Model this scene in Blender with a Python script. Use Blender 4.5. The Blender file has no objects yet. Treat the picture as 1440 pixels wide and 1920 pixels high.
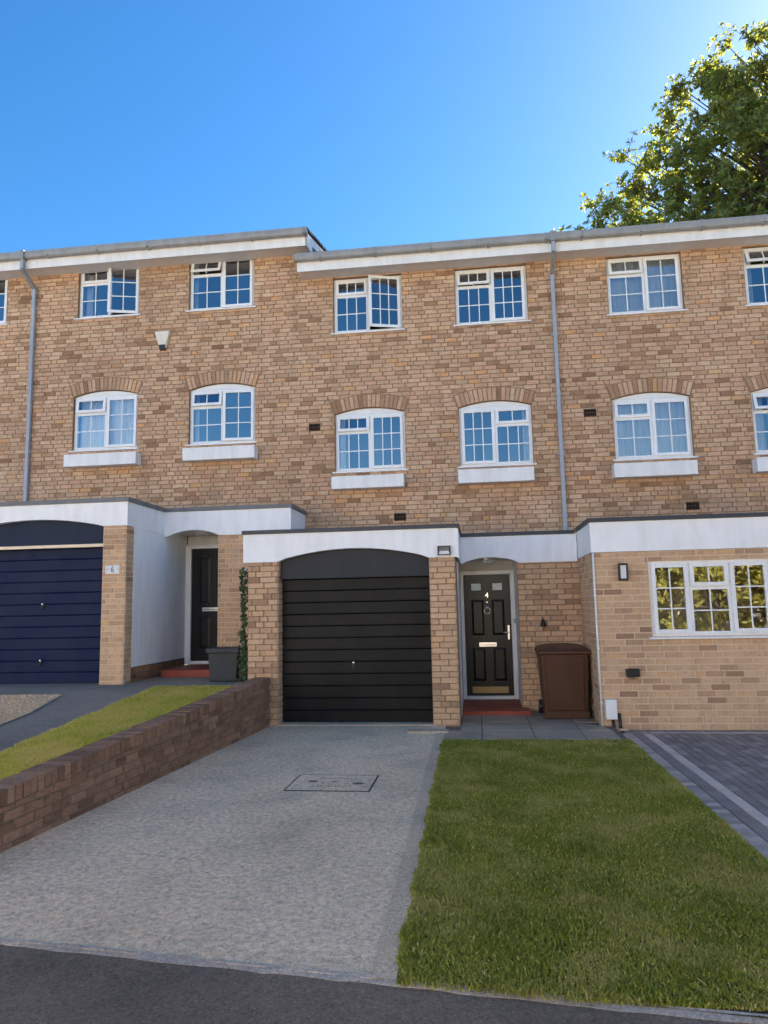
import bpy, math, random
import numpy as np
from mathutils import Matrix, Vector
random.seed(7); rng = np.random.default_rng(7)
R = math.radians
sc = bpy.context.scene
col = sc.collection

# ------------------------------------------------------------------ camera, sky, sun, exposure
FPX, YAW, PITCH, ROLL = 1369.25, 0.1257, 0.1294, -0.0206       # focal length in px of the 1440x1920 photo
CAM = np.array([0.0, -10.2137, 1.607])
cy_, sy_ = math.cos(YAW), math.sin(YAW)
fw = np.array([-sy_*math.cos(PITCH), cy_*math.cos(PITCH), math.sin(PITCH)])
r0 = np.array([cy_, sy_, 0.0]); u0_ = np.cross(r0, fw)
rt = math.cos(ROLL)*r0 + math.sin(ROLL)*u0_; up = -math.sin(ROLL)*r0 + math.cos(ROLL)*u0_
cd = bpy.data.cameras.new('camera'); cam = bpy.data.objects.new('camera', cd); col.objects.link(cam)
cam.matrix_world = Matrix(((rt[0], up[0], -fw[0], CAM[0]), (rt[1], up[1], -fw[1], CAM[1]), (rt[2], up[2], -fw[2], CAM[2]), (0, 0, 0, 1)))
cd.sensor_fit = 'VERTICAL'; cd.sensor_height = 24.0; cd.lens = 24.0*FPX/1920.0
cd.clip_start = 0.05; cd.clip_end = 2000
sc.camera = cam
SUN_EL, SUN_AZ = R(31), R(44)                                  # azimuth measured from +y (behind the houses) towards +x
w = bpy.data.worlds.new('World'); sc.world = w; w.use_nodes = True
wn, wl = w.node_tree.nodes, w.node_tree.links
sky = wn.new('ShaderNodeTexSky'); sky.sky_type = 'NISHITA'; sky.sun_disc = False
sky.sun_elevation = SUN_EL; sky.sun_rotation = SUN_AZ
sky.altitude = 0; sky.air_density = 1.0; sky.dust_density = 0.45; sky.ozone_density = 3.0
bg = wn['Background']; bg.inputs['Strength'].default_value = 0.05
hs = wn.new('ShaderNodeHueSaturation'); hs.inputs['Saturation'].default_value = 1.31
wl.new(sky.outputs[0], hs.inputs['Color']); wl.new(hs.outputs[0], bg.inputs['Color'])
sd = bpy.data.lights.new('sun', 'SUN'); sun = bpy.data.objects.new('sun', sd); col.objects.link(sun)
sd.energy = 5.0; sd.angle = R(0.5); sd.color = (1.0, 0.93, 0.82)
sdir = Vector((math.sin(SUN_AZ)*math.cos(SUN_EL), math.cos(SUN_AZ)*math.cos(SUN_EL), math.sin(SUN_EL)))
sun.rotation_euler = sdir.to_track_quat('Z', 'Y').to_euler(); sun.location = (20, 20, 30)
vs = sc.view_settings
vs.view_transform = 'Standard'; vs.look = 'None'; vs.gamma = 1.0; vs.use_curve_mapping = False
vs.exposure = 2.45

def proj(P):
    v = np.asarray(P, float) - CAM; d = v @ fw
    return 720 + FPX*(v @ rt)/d, 960 - FPX*(v @ up)/d, d

# ------------------------------------------------------------------ materials
def srgb(r, g, b):
    f = lambda c: (c/12.92 if c <= .04045 else ((c+.055)/1.055)**2.4)
    return (f(r/255), f(g/255), f(b/255), 1)
MATS = {}
class NT:
    def __init__(s, name):
        s.m = bpy.data.materials.new(name); s.m.use_nodes = True
        s.n = s.m.node_tree.nodes; s.l = s.m.node_tree.links
        s.b = s.n['Principled BSDF']; s.out = s.n['Material Output']; MATS[name] = s.m
        s.geo = s.n.new('ShaderNodeNewGeometry')
    def lk(s, a, b): s.l.new(a, b)
    def noise(s, scale, detail=3, rough=.6, vec=None, dist=0):
        n = s.n.new('ShaderNodeTexNoise'); n.inputs['Scale'].default_value = scale
        n.inputs['Detail'].default_value = detail; n.inputs['Roughness'].default_value = rough; n.inputs['Distortion'].default_value = dist
        s.lk(vec or s.geo.outputs['Position'], n.inputs['Vector']); return n.outputs['Fac']
    def voro(s, scale, vec=None, out='Distance'):
        n = s.n.new('ShaderNodeTexVoronoi'); n.inputs['Scale'].default_value = scale
        s.lk(vec or s.geo.outputs['Position'], n.inputs['Vector']); return n.outputs[out]
    def ramp(s, fac, stops, interp='LINEAR'):
        n = s.n.new('ShaderNodeValToRGB'); e = n.color_ramp.elements; n.color_ramp.interpolation = interp
        e[0].position, e[0].color = stops[0][0], stops[0][1]; e[1].position, e[1].color = stops[-1][0], stops[-1][1]
        for p, c in stops[1:-1]:
            k = e.new(p); k.color = c
        s.lk(fac, n.inputs['Fac']); return n.outputs['Color']
    def mix(s, fac, a, b, mode='MIX'):
        n = s.n.new('ShaderNodeMix'); n.data_type = 'RGBA'; n.blend_type = mode
        for v, i in ((fac, 0), (a, 6), (b, 7)):
            if hasattr(v, 'default_value') or hasattr(v, 'is_linked'): s.lk(v, n.inputs[i])
            else: n.inputs[i].default_value = v
        return n.outputs[2]
    def math(s, op, a, b=0.0):
        n = s.n.new('ShaderNodeMath'); n.operation = op
        for v, i in ((a, 0), (b, 1)):
            if hasattr(v, 'is_linked'): s.lk(v, n.inputs[i])
            else: n.inputs[i].default_value = v
        return n.outputs[0]
    def attr(s, name):
        n = s.n.new('ShaderNodeAttribute'); n.attribute_name = name; return n
    def scalevec(s, x, y, z):
        n = s.n.new('ShaderNodeVectorMath'); n.operation = 'MULTIPLY'; s.lk(s.geo.outputs['Position'], n.inputs[0]); n.inputs[1].default_value = (x, y, z); return n.outputs[0]
    def bump(s, h, strength, dist=.01):
        n = s.n.new('ShaderNodeBump'); n.inputs['Strength'].default_value = strength; n.inputs['Distance'].default_value = dist
        s.lk(h, n.inputs['Height']); s.lk(n.outputs[0], s.b.inputs['Normal'])
    def color(s, c):
        if hasattr(c, 'is_linked'): s.lk(c, s.b.inputs['Base Color'])
        else: s.b.inputs['Base Color'].default_value = c
    def set(s, rough=.8, spec=.3, metal=0.):
        s.b.inputs['Roughness'].default_value = rough; s.b.inputs['Specular IOR Level'].default_value = spec; s.b.inputs['Metallic'].default_value = metal; return s
G = lambda v: (v, v, v, 1)
def C(r, g, b): return (r, g, b, 1)

def brick_mat(name, stops, grime=.35):
    t = NT(name).set(.9, .2)
    a = t.attr('tone').outputs['Fac']
    c = t.ramp(a, stops)
    n1 = t.noise(70, 4, .7); n2 = t.noise(1, 4, .65, t.scalevec(13, 13, 26)); n3 = t.noise(.55, 3); n4 = t.noise(1, 4, .6, t.scalevec(5, 5, .45)); n5 = t.noise(1, 3, .6, t.scalevec(24, 24, 48))
    c = t.mix(.5, c, t.ramp(n1, [(.25, G(.6)), (.5, G(1)), (.8, G(1.25))]), 'MULTIPLY')
    c = t.mix(grime*1.6, c, t.ramp(n2, [(.30, C(.50, .42, .36)), (.44, G(.96)), (.7, G(1.14))]), 'MULTIPLY')
    c = t.mix(grime*1.3, c, t.ramp(n5, [(.30, C(.6, .52, .46)), (.42, G(1)), (.7, G(1.1))]), 'MULTIPLY')
    c = t.mix(.6, c, t.ramp(n3, [(.3, G(.78)), (.7, G(1.15))]), 'MULTIPLY')
    c = t.mix(.35, c, t.ramp(n4, [(.32, C(.62, .58, .54)), (.5, G(1))]), 'MULTIPLY')
    t.color(c); t.bump(n1, .5, .006); return t.m
brick_mat('buff_brick', [(0, C(.28, .158, .093)), (.12, C(.37, .215, .13)), (.3, C(.48, .298, .18)), (.45, C(.50, .335, .225)), (.55, C(.56, .365, .228)), (.65, C(.57, .345, .225)), (.78, C(.60, .415, .275)), (.9, C(.59, .385, .235)), (1, C(.60, .335, .165))])
brick_mat('buff_brick_pale', [(0, C(.31, .185, .118)), (.15, C(.41, .255, .162)), (.4, C(.52, .34, .215)), (.75, C(.59, .395, .25)), (1, C(.60, .36, .195))], .3)
brick_mat('purple_brown_brick', [(0, C(.18, .092, .056)), (.5, C(.28, .145, .088)), (1, C(.37, .20, .122))], .5)
def mortar(name, c, c2):
    t = NT(name).set(.95, .1); n = t.noise(60, 3); n2 = t.noise(1.5, 3)
    k = t.mix(n2, c, c2); t.color(t.mix(.5, k, t.ramp(n, [(.3, G(.7)), (.7, G(1.2))]), 'MULTIPLY')); t.bump(n, .4, .004)
mortar('mortar_brown', C(.23, .15, .095), C(.30, .205, .13)); mortar('mortar_pale', C(.66, .50, .36), C(.72, .55, .40)); mortar('mortar_grey', C(.19, .125, .085), C(.27, .185, .13))

def paint(name, c, rough=.45, dirt=.12, spec=.4, streak=True, dust=0):
    t = NT(name).set(rough, spec)
    n = t.noise(1, 4, .65, t.scalevec(7, 7, 1.6)) if streak else t.noise(6, 4)
    n2 = t.noise(45, 3)
    k = t.mix(dirt, c, t.ramp(n, [(.35, C(.45, .43, .40)), (.6, G(1))]), 'MULTIPLY')
    k = t.mix(.12, k, t.ramp(n2, [(.3, G(.75)), (.7, G(1.15))]), 'MULTIPLY')
    if dust: k = t.mix(t.ramp(t.noise(1, 5, .7, t.scalevec(3, 3, 2)), [(.42, G(0)), (.75, G(dust))]), k, C(.30, .26, .22))
    t.color(k); t.bump(n2, .08, .003); return t
paint('white_render', C(.84, .84, .85), .7, .16); paint('white_upvc', C(.82, .82, .82), .3, .12); paint('white_board', C(.80, .79, .78), .5, .2)
paint('soffit_board', C(.72, .69, .67), .5, .15); paint('cream_frame', C(.78, .74, .66), .5, .2)
paint('lead_cap', C(.16, .165, .17), .6, .3); paint('dark_cap', C(.040, .046, .056), .5, .2)
paint('gutter_grey', C(.30, .305, .31), .45, .35); paint('pipe_grey', C(.36, .39, .44), .45, .3)
paint('black_paint', C(.005, .0052, .0064), .45, .15, .16, dust=.03); paint('charcoal_panel', C(.036, .038, .046), .6, .2, .2, dust=.03); paint('slate_panel', C(.012, .021, .048), .6, .2, .2, dust=.03); paint('tan_trim', C(.82, .66, .46), .6, .1); paint('pale_room', C(.72, .70, .66), .9, .1); paint('door_black', C(.0085, .007, .006), .3, .1, .3); paint('navy_paint', C(.0015, .010, .048), .5, .1, .14, dust=.04)
paint('slate_paint', C(.012, .012, .014), .4, .1, .25); paint('red_tile', C(.30, .060, .036), .5, .3, .3, False)
paint('bin_brown', C(.080, .029, .015), .45, .3, .35); paint('bin_grey', C(.028, .032, .038), .5, .2, .3)
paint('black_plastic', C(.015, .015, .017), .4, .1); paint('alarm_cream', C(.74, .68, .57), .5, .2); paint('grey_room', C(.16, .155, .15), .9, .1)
paint('plate_white', C(.72, .73, .74), .5, .25); paint('terracotta_vent', C(.10, .060, .042), .9, .3); paint('roof_tile', C(.10, .075, .06), .85, .4)
paint('bounce_render_far', C(.82, .77, .70), .9, .1); paint('far_glass', C(.03, .04, .05), .1, .1)  # pale walls of the added terrace, toned to bounce warm light
t = NT('chrome').set(.22, .5, 1.0); t.color(C(.72, .70, .66))
t = NT('brass').set(.4, .5, 1.0); t.color(C(.22, .16, .09))
t = NT('dark_gap').set(.9, .1); t.color(G(.006))
t = NT('lamp_glass').set(.35, .5); t.color(C(.62, .62, .60))
t = NT('frosted_glass').set(.18, .8); t.color(t.ramp(t.voro(70), [(.1, C(.22, .28, .30)), (.6, C(.62, .70, .70))])); t.bump(t.voro(70), .6, .004)
t = NT('curtain_net').set(.9, .1); t.color(C(.90, .91, .92))
t = NT('lamp_diffuser').set(.3, .5); t.color(C(.66, .66, .68))
# window glass: mirror-like reflection over a see-through pane
t = NT('window_glass')
gl = t.n.new('ShaderNodeBsdfGlossy'); gl.inputs['Roughness'].default_value = .008; gl.inputs['Color'].default_value = C(.93, .96, 1)
tr = t.n.new('ShaderNodeBsdfTransparent'); tr.inputs['Color'].default_value = C(.90, .94, .96)
fr = t.n.new('ShaderNodeFresnel'); fr.inputs['IOR'].default_value = 2.9
bp = t.n.new('ShaderNodeBump'); bp.inputs['Strength'].default_value = .05; bp.inputs['Distance'].default_value = .02; t.lk(t.noise(3.0, 1), bp.inputs['Height'])
t.lk(bp.outputs[0], gl.inputs['Normal'])
mx = t.n.new('ShaderNodeMixShader'); t.lk(fr.outputs[0], mx.inputs[0]); t.lk(tr.outputs[0], mx.inputs[1]); t.lk(gl.outputs[0], mx.inputs[2]); t.lk(mx.outputs[0], t.out.inputs['Surface'])
def grit(name, c1, c2, big, speck=None, bstr=.7, fine=260, stain=.55, sp=.5):
    t = NT(name).set(.92, .25)
    n1 = t.noise(fine, 3, .75); n2 = t.noise(fine*.22, 4, .75, None, .6); n3 = t.noise(.9, 6, .65); v = t.voro(fine*.5, None, 'Color')
    k = t.mix(t.ramp(n3, [(.32, G(0)), (.68, G(1))]), c1, c2)
    k = t.mix(.7, k, t.ramp(n1, [(.3, G(.5)), (.5, G(1)), (.72, G(1.45))]), 'MULTIPLY')
    k = t.mix(.85, k, t.ramp(n2, [(.3, G(.5)), (.5, G(1)), (.72, G(1.5))]), 'MULTIPLY')
    sx = t.n.new('ShaderNodeSeparateColor'); t.lk(v, sx.inputs[0])
    k = t.mix(t.ramp(sx.outputs[0], [(.90, G(0)), (.95, G(sp))]), k, speck or C(.42, .40, .38))
    k = t.mix(stain, k, t.ramp(t.noise(.42, 5, .6), [(.3, C(.70, .71, .72)), (.55, G(1)), (.75, C(1.16, 1.12, 1.08))]), 'MULTIPLY')
    k = t.mix(stain, k, t.ramp(t.noise(1.7, 7, .75), [(.34, C(.66, .66, .65)), (.5, G(1))]), 'MULTIPLY')
    t.color(k); h = t.math('ADD', n1, t.math('MULTIPLY', n2, .9)); t.bump(h, bstr, .006); return t
grit('aggregate_concrete', C(.82, .545, .33), C(.93, .63, .39), 1, C(.97, .76, .56), .9, 120, .5, .6)
grit('road_asphalt', C(.20, .135, .095), C(.26, .175, .122), 1, C(.50, .36, .27), .8, 260, .6, .35)
grit('edging_concrete', C(.68, .455, .28), C(.78, .525, .325), 1, C(.78, .56, .40), .5, 240)
grit('drive_asphalt', C(.29, .21, .155), C(.37, .27, .20), 1, C(.20, .20, .20), .7, 230)
grit('path_concrete', C(.36, .255, .17), C(.48, .34, .225), 1, C(.30, .29, .28), .5, 240)
grit('smooth_concrete', C(.50, .36, .24), C(.62, .46, .31), 1, C(.70, .54, .40), .4, 240)
grit('kerb_stone', C(.38, .31, .25), C(.48, .40, .33), 1, C(.6, .5, .4), .5, 240)
grit('gravel_tan', C(.76, .46, .25), C(.88, .57, .33), 1, C(.85, .65, .45), 1.0, 90)
grit('soil', C(.05, .045, .022), C(.085, .07, .035), 1, C(.12, .10, .05), .8, 120)
grit('ground_green', C(.06, .075, .03), C(.09, .10, .04), 1, C(.12, .12, .06), .5, 60)
t = NT('block_paver').set(.85, .3); a = t.attr('tone').outputs['Fac']; n = t.noise(160, 3, .7); n2 = t.noise(14, 3)
k = t.ramp(a, [(0, C(.235, .17, .14)), (.33, C(.335, .245, .20)), (.45, C(.42, .305, .245)), (.7, C(.60, .43, .34)), (1, C(.76, .55, .43))])
k = t.mix(.6, k, t.ramp(n, [(.3, G(.65)), (.7, G(1.3))]), 'MULTIPLY'); k = t.mix(.4, k, t.ramp(n2, [(.3, G(.75)), (.7, G(1.15))]), 'MULTIPLY'); t.color(k); t.bump(n, .5, .003)
def leafy(name, stops, trans=.45, patch=None, rough=.55):
    t = NT(name).set(rough, .35)
    a = t.attr('tone').outputs['Fac']; k = t.ramp(a, stops)
    if patch:
        k = t.mix(t.ramp(t.noise(patch[0], 4, .65), [(patch[1], G(0)), (patch[2], G(patch[3]))]), k, patch[4])
    t.color(k)
    tl = t.n.new('ShaderNodeBsdfTranslucent'); t.lk(t.mix(1.0, k, C(1.55, 1.4, .6), 'MULTIPLY'), tl.inputs['Color'])
    mx = t.n.new('ShaderNodeMixShader'); mx.inputs[0].default_value = trans
    t.lk(t.b.outputs[0], mx.inputs[1]); t.lk(tl.outputs[0], mx.inputs[2]); t.lk(mx.outputs[0], t.out.inputs['Surface'])
leafy('lawn_blade', [(0, C(.12, .142, .016)), (.45, C(.245, .265, .030)), (.8, C(.40, .39, .065)), (.93, C(.62, .51, .16)), (1, C(.74, .58, .25))], .3, (1.9, .47, .70, .7, C(.58, .46, .17)))
leafy('lawn_blade_dry', [(0, C(.30, .32, .04)), (.4, C(.52, .49, .075)), (.7, C(.68, .58, .13)), (.9, C(.80, .64, .21)), (1, C(.85, .67, .28))], .4, (1.6, .42, .66, .8, C(.74, .56, .24)))
leafy('tree_leaf', [(0, C(.15, .19, .05)), (.5, C(.25, .28, .08)), (.85, C(.33, .35, .10)), (1, C(.42, .39, .11))], .5)
leafy('tree_leaf_far', [(0, C(.24, .25, .05)), (.5, C(.40, .38, .08)), (1, C(.55, .44, .11))], .35)
leafy('ivy_leaf', [(0, C(.02, .045, .015)), (.6, C(.05, .085, .03)), (1, C(.10, .14, .06))], .25)
t = NT('bark').set(.95, .1); n = t.noise(20, 4); t.color(t.ramp(n, [(.3, C(.07, .05, .035)), (.7, C(.17, .13, .10))])); t.bump(n, .6, .02)

# ------------------------------------------------------------------ mesh helpers
class MB:
    def __init__(s): s.v = []; s.f = []; s.t = []
    def add(s, vs, fs, tone=.5):
        o = len(s.v); s.v += [tuple(p) for p in vs]; s.f += [tuple(i+o for i in f) for f in fs]; s.t += [tone]*len(fs); return s
    def box(s, x0, x1, y0, y1, z0, z1, tone=.5):
        vs = [(x0,y0,z0),(x1,y0,z0),(x1,y1,z0),(x0,y1,z0),(x0,y0,z1),(x1,y0,z1),(x1,y1,z1),(x0,y1,z1)]
        return s.add(vs, [(0,3,2,1),(4,5,6,7),(0,1,5,4),(1,2,6,5),(2,3,7,6),(3,0,4,7)], tone)
    def hexa(s, vs, tone=.5):
        return s.add(vs, [(0,3,2,1),(4,5,6,7),(0,1,5,4),(1,2,6,5),(2,3,7,6),(3,0,4,7)], tone)
    def prism(s, poly, fa, fb, tone=.5):
        "poly: list of 2-D points; fa/fb map (p)->3-D for the two ends"
        n = len(poly); vs = [fa(p) for p in poly] + [fb(p) for p in poly]
        return s.add(vs, [tuple(range(n)), tuple(range(2*n-1, n-1, -1))] + [(i, i+n, (i+1) % n + n, (i+1) % n) for i in range(n)], tone)
    def tube(s, pts, rads, n=8, tone=.5, cap=True):
        pts = [np.array(p, float) for p in pts]; o = len(s.v); k = len(pts)
        for i, p in enumerate(pts):
            d = pts[min(i+1, k-1)] - pts[max(i-1, 0)]; d = d/(np.linalg.norm(d)+1e-9)
            a = np.cross(d, (0, 0, 1) if abs(d[2]) < .9 else (1, 0, 0)); a /= np.linalg.norm(a); b = np.cross(d, a)
            r = rads[i] if hasattr(rads, '__len__') else rads
            for j in range(n):
                q = 2*math.pi*j/n; s.v.append(tuple(p + r*(math.cos(q)*a + math.sin(q)*b)))
        for i in range(k-1):
            for j in range(n):
                s.f.append((o+i*n+j, o+i*n+(j+1) % n, o+(i+1)*n+(j+1) % n, o+(i+1)*n+j)); s.t.append(tone)
        if cap:
            s.f.append(tuple(o+j for j in range(n-1, -1, -1))); s.f.append(tuple(o+(k-1)*n+j for j in range(n))); s.t += [tone]*2
        return s
    def lathe(s, prof, c, n=20, axis='z', tone=.5):
        o = len(s.v)
        for r, h in prof:
            for j in range(n):
                q = 2*math.pi*j/n; a, b = r*math.cos(q), r*math.sin(q)
                s.v.append({'z': (c[0]+a, c[1]+b, c[2]+h), 'y': (c[0]+a, c[1]-h, c[2]+b)}[axis])
        for i in range(len(prof)-1):
            for j in range(n):
                s.f.append((o+i*n+j, o+i*n+(j+1) % n, o+(i+1)*n+(j+1) % n, o+(i+1)*n+j)); s.t.append(tone)
        return s
    def mesh(s, name, mat):
        m = bpy.data.meshes.new(name); m.from_pydata(s.v, [], s.f)
        a = m.attributes.new('tone', 'FLOAT', 'FACE'); a.data.foreach_set('value', np.array(s.t, np.float32))
        m.materials.append(MATS[mat]); m.update(); return m
def link(o, parent=None, loc=None):
    col.objects.link(o)
    if parent is not None:
        o.parent = parent
        o.matrix_parent_inverse = Matrix.Translation(-Vector(parent.get('_w', (0, 0, 0)))) if parent.get('_w') is not None else Matrix()
    if loc is not None: o.location = loc
    return o
def part(name, mb, mat, parent, bevel=0, smooth=False, seg=2):
    o = bpy.data.objects.new(name, mb.mesh(name, mat)); link(o, parent)
    if smooth:
        o.data.polygons.foreach_set('use_smooth', [True]*len(o.data.polygons))
    if bevel:
        b = o.modifiers.new('bevel', 'BEVEL'); b.width = bevel; b.segments = seg; b.limit_method = 'ANGLE'; b.angle_limit = R(40)
    return o
def boxes(name, bl, mat, parent, bevel=0):
    for b in bl: part(name, MB().box(*b), mat, parent, bevel)
def tag(o, label, cat, group=None):
    o['label'] = label; o['category'] = cat
    if group: o['group'] = group
    return o
def thing(name, loc, label, cat, group=None):
    o = bpy.data.objects.new(name, None); col.objects.link(o); o.location = loc; o.empty_display_size = .1
    o['_w'] = tuple(loc); return tag(o, label, cat, group)
def struct(name, mb, mat, kind='structure', **k):
    o = part(name, mb, mat, None, **k); o['kind'] = kind; return o
def fast_mesh(name, V, F, tone, mat):
    "V (n,3), F (m,k) arrays, one tone per face"
    m = bpy.data.meshes.new(name); k = F.shape[1]
    m.vertices.add(len(V)); m.vertices.foreach_set('co', V.astype(np.float32).ravel())
    m.loops.add(F.size); m.loops.foreach_set('vertex_index', F.astype(np.int32).ravel())
    m.polygons.add(len(F)); m.polygons.foreach_set('loop_start', np.arange(0, F.size, k, dtype=np.int32))
    m.update(calc_edges=True)
    a = m.attributes.new('tone', 'FLOAT', 'FACE'); a.data.foreach_set('value', tone.astype(np.float32))
    m.materials.append(MATS[mat]); return m

# ------------------------------------------------------------------ brickwork
CH0, BL0 = .0795, .2385          # course, stretcher and header pitch
class Plane:
    def __init__(s, o, U, N): s.o = np.array(o, float); s.U = np.array(U, float); s.N = np.array(N, float)
    def P(s, u, z, d=0.): return s.o + u*s.U + np.array([0, 0, z]) + d*s.N
def sub_rect(r, h):
    a0, a1, b0, b1 = r; c0, c1, d0, d1 = h
    if c0 >= a1 or c1 <= a0 or d0 >= b1 or d1 <= b0: return [r]
    out = []
    if c0 > a0: out.append((a0, c0, b0, b1))
    if c1 < a1: out.append((c1, a1, b0, b1))
    m0, m1 = max(a0, c0), min(a1, c1)
    if d0 > b0: out.append((m0, m1, b0, d0))
    if d1 < b1: out.append((m0, m1, d1, b1))
    return out
def clip(poly, n, c):
    "keep the side where n.p >= c"
    out = []
    for i, p in enumerate(poly):
        q = poly[(i+1) % len(poly)]; a, b = n[0]*p[0]+n[1]*p[1]-c, n[0]*q[0]+n[1]*q[1]-c
        if a >= 0: out.append(p)
        if a*b < 0:
            k = a/(a-b); out.append((p[0]+k*(q[0]-p[0]), p[1]+k*(q[1]-p[1])))
    return out
def area(p): return abs(sum(p[i][0]*p[(i+1) % len(p)][1]-p[(i+1) % len(p)][0]*p[i][1] for i in range(len(p))))/2
def arc(uc, hw, zs, rise):
    rad = (hw*hw+rise*rise)/(2*rise); return rad, zs+rise-rad
def make_bricks(pl, rects, holes=(), arches=(), z_off=0., seed=0, joint=.011, headers=.09, ch=None, bl=None):
    CH, BL = ch or CH0, bl or BL0; HL = BL/2
    rnd = random.Random(seed); out = []
    umin = min(r[0] for r in rects); umax = max(r[1] for r in rects); zmin = min(r[2] for r in rects); zmax = max(r[3] for r in rects)
    k = math.floor((zmin-z_off)/CH); below = []
    while z_off+k*CH < zmax:
        joints = []; z = z_off+k*CH; u = umin - BL - (k % 2)*HL - rnd.choice((0, 0, 0, .06))
        while u < umax:
            L = HL if rnd.random() < headers else BL
            if any(abs(u+L-q_) < .045 for q_ in below[max(0, len(joints)-4):len(joints)+5]):
                L = HL if L == BL else BL
                if any(abs(u+L-q_) < .03 for q_ in below[max(0, len(joints)-4):len(joints)+5]): L = BL*.74
            joints.append(u+L)
            pcs = []
            for r in rects:
                a = (max(u, r[0]), min(u+L, r[1]), max(z, r[2]), min(z+CH, r[3]))
                if a[1]-a[0] > .02 and a[3]-a[2] > .012: pcs.append(a)
            for h in holes: pcs = [q for p in pcs for q in sub_rect(p, h)]
            tone = min(1, max(0, rnd.gauss(.58, .20) if rnd.random() > .11 else rnd.uniform(.02, .3)))
            for p in pcs:
                if p[1]-p[0] < .028 or p[3]-p[2] < .022: continue
                poly = [(p[0]+joint/2, p[2]+joint/2), (p[1]-joint/2, p[2]+joint/2), (p[1]-joint/2, p[3]-joint/2), (p[0]+joint/2, p[3]-joint/2)]
                polys = [poly]
                for (uc, hw, zs, rise, th) in arches:
                    if p[1] < uc-hw-.15 or p[0] > uc+hw+.15 or p[3] < zs-.01 or p[2] > zs+rise+th+.01: continue
                    rad, zc = arc(uc, hw, zs, rise); am = math.atan2(hw, zs-zc)+.006; nxt = []
                    for po in polys:
                        nl, nr_ = (-math.cos(am), -math.sin(am)), (math.cos(am), -math.sin(am))
                        cl, cr = nl[0]*uc+nl[1]*zc, nr_[0]*uc+nr_[1]*zc
                        nxt += [clip(po, nl, cl+.006), clip(po, nr_, cr+.006)]
                        q_ = clip(po, (-nl[0], -nl[1]), -cl); q_ = clip(q_, (-nr_[0], -nr_[1]), -cr) if len(q_) > 2 else []
                        if len(q_) > 2:
                            a = math.atan2(sum(v[0] for v in q_)/len(q_)-uc, sum(v[1] for v in q_)/len(q_)-zc)
                            nxt.append(clip(q_, (math.sin(a), math.cos(a)), (uc*math.sin(a)+zc*math.cos(a))+rad+th+.008))
                    polys = nxt
                for po in polys:
                    if len(po) >= 3 and area(po) > .0004: out.append([pl, po, tone, None])
            u += L
        k += 1; below = joints
    for (uc, hw, zs, rise, th) in arches:                       # soldier voussoirs
        rad, zc = arc(uc, hw, zs, rise); am = math.atan2(hw, zs-zc); n = round((rad+th/2)*2*am/.078)
        for i in range(n):
            a0, a1 = -am+2*am*i/n+.0035, -am+2*am*(i+1)/n-.0035
            q = [(uc+r_*math.sin(a), zc+r_*math.cos(a)) for r_, a in ((rad+.004, a0), (rad+.004, a1), (rad+th, a1), (rad+th, a0))]
            out.append([pl, q, min(1, max(0, rnd.gauss(.62, .22) if rnd.random() > .25 else rnd.uniform(.02, .25))), None])
    return out
STRETCH = {}
def brick_geo(pl, poly, tone, mb, rnd, proud=.008):
    n = len(poly); cu = sum(p[0] for p in poly)/n; cz = sum(p[1] for p in poly)/n
    pr = proud + rnd.uniform(-.002, .003); vs = []
    for p in poly: vs.append(pl.P(p[0], p[1], -.004))
    for p in poly:
        du, dz = cu-p[0], cz-p[1]; l = math.hypot(du, dz)+1e-6
        k = .0045/l; vs.append(pl.P(p[0]+du*k+rnd.uniform(-.0015, .0015), p[1]+dz*k+rnd.uniform(-.0015, .0015), pr+rnd.uniform(-.001, .001)))
    o = len(mb.v); flip = np.dot(np.cross(pl.U, (0, 0, 1)), pl.N) < 0
    fs = [tuple(range(n, 2*n))] + [(i, (i+1) % n, (i+1) % n+n, i+n) for i in range(n)]
    if flip: fs = [f[::-1] for f in fs]
    mb.add(vs, fs, tone)
def shared_brick(pl, w_, h_, k, mat):
    key = (tuple(np.round(pl.U, 2)), round(w_, 3), round(h_, 3), k, mat)
    if key not in STRETCH:
        mb = MB(); rnd = random.Random(k*7+3); q = Plane((0, 0, 0), pl.U, pl.N)
        brick_geo(q, [(-w_/2, -h_/2), (w_/2, -h_/2), (w_/2, h_/2), (-w_/2, h_/2)], TONES[k], mb, rnd)
        STRETCH[key] = mb.mesh('brick', mat)
    return STRETCH[key]
TONES = [.03, .12, .22, .34, .42, .48, .54, .60, .66, .74, .84, .95]
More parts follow.
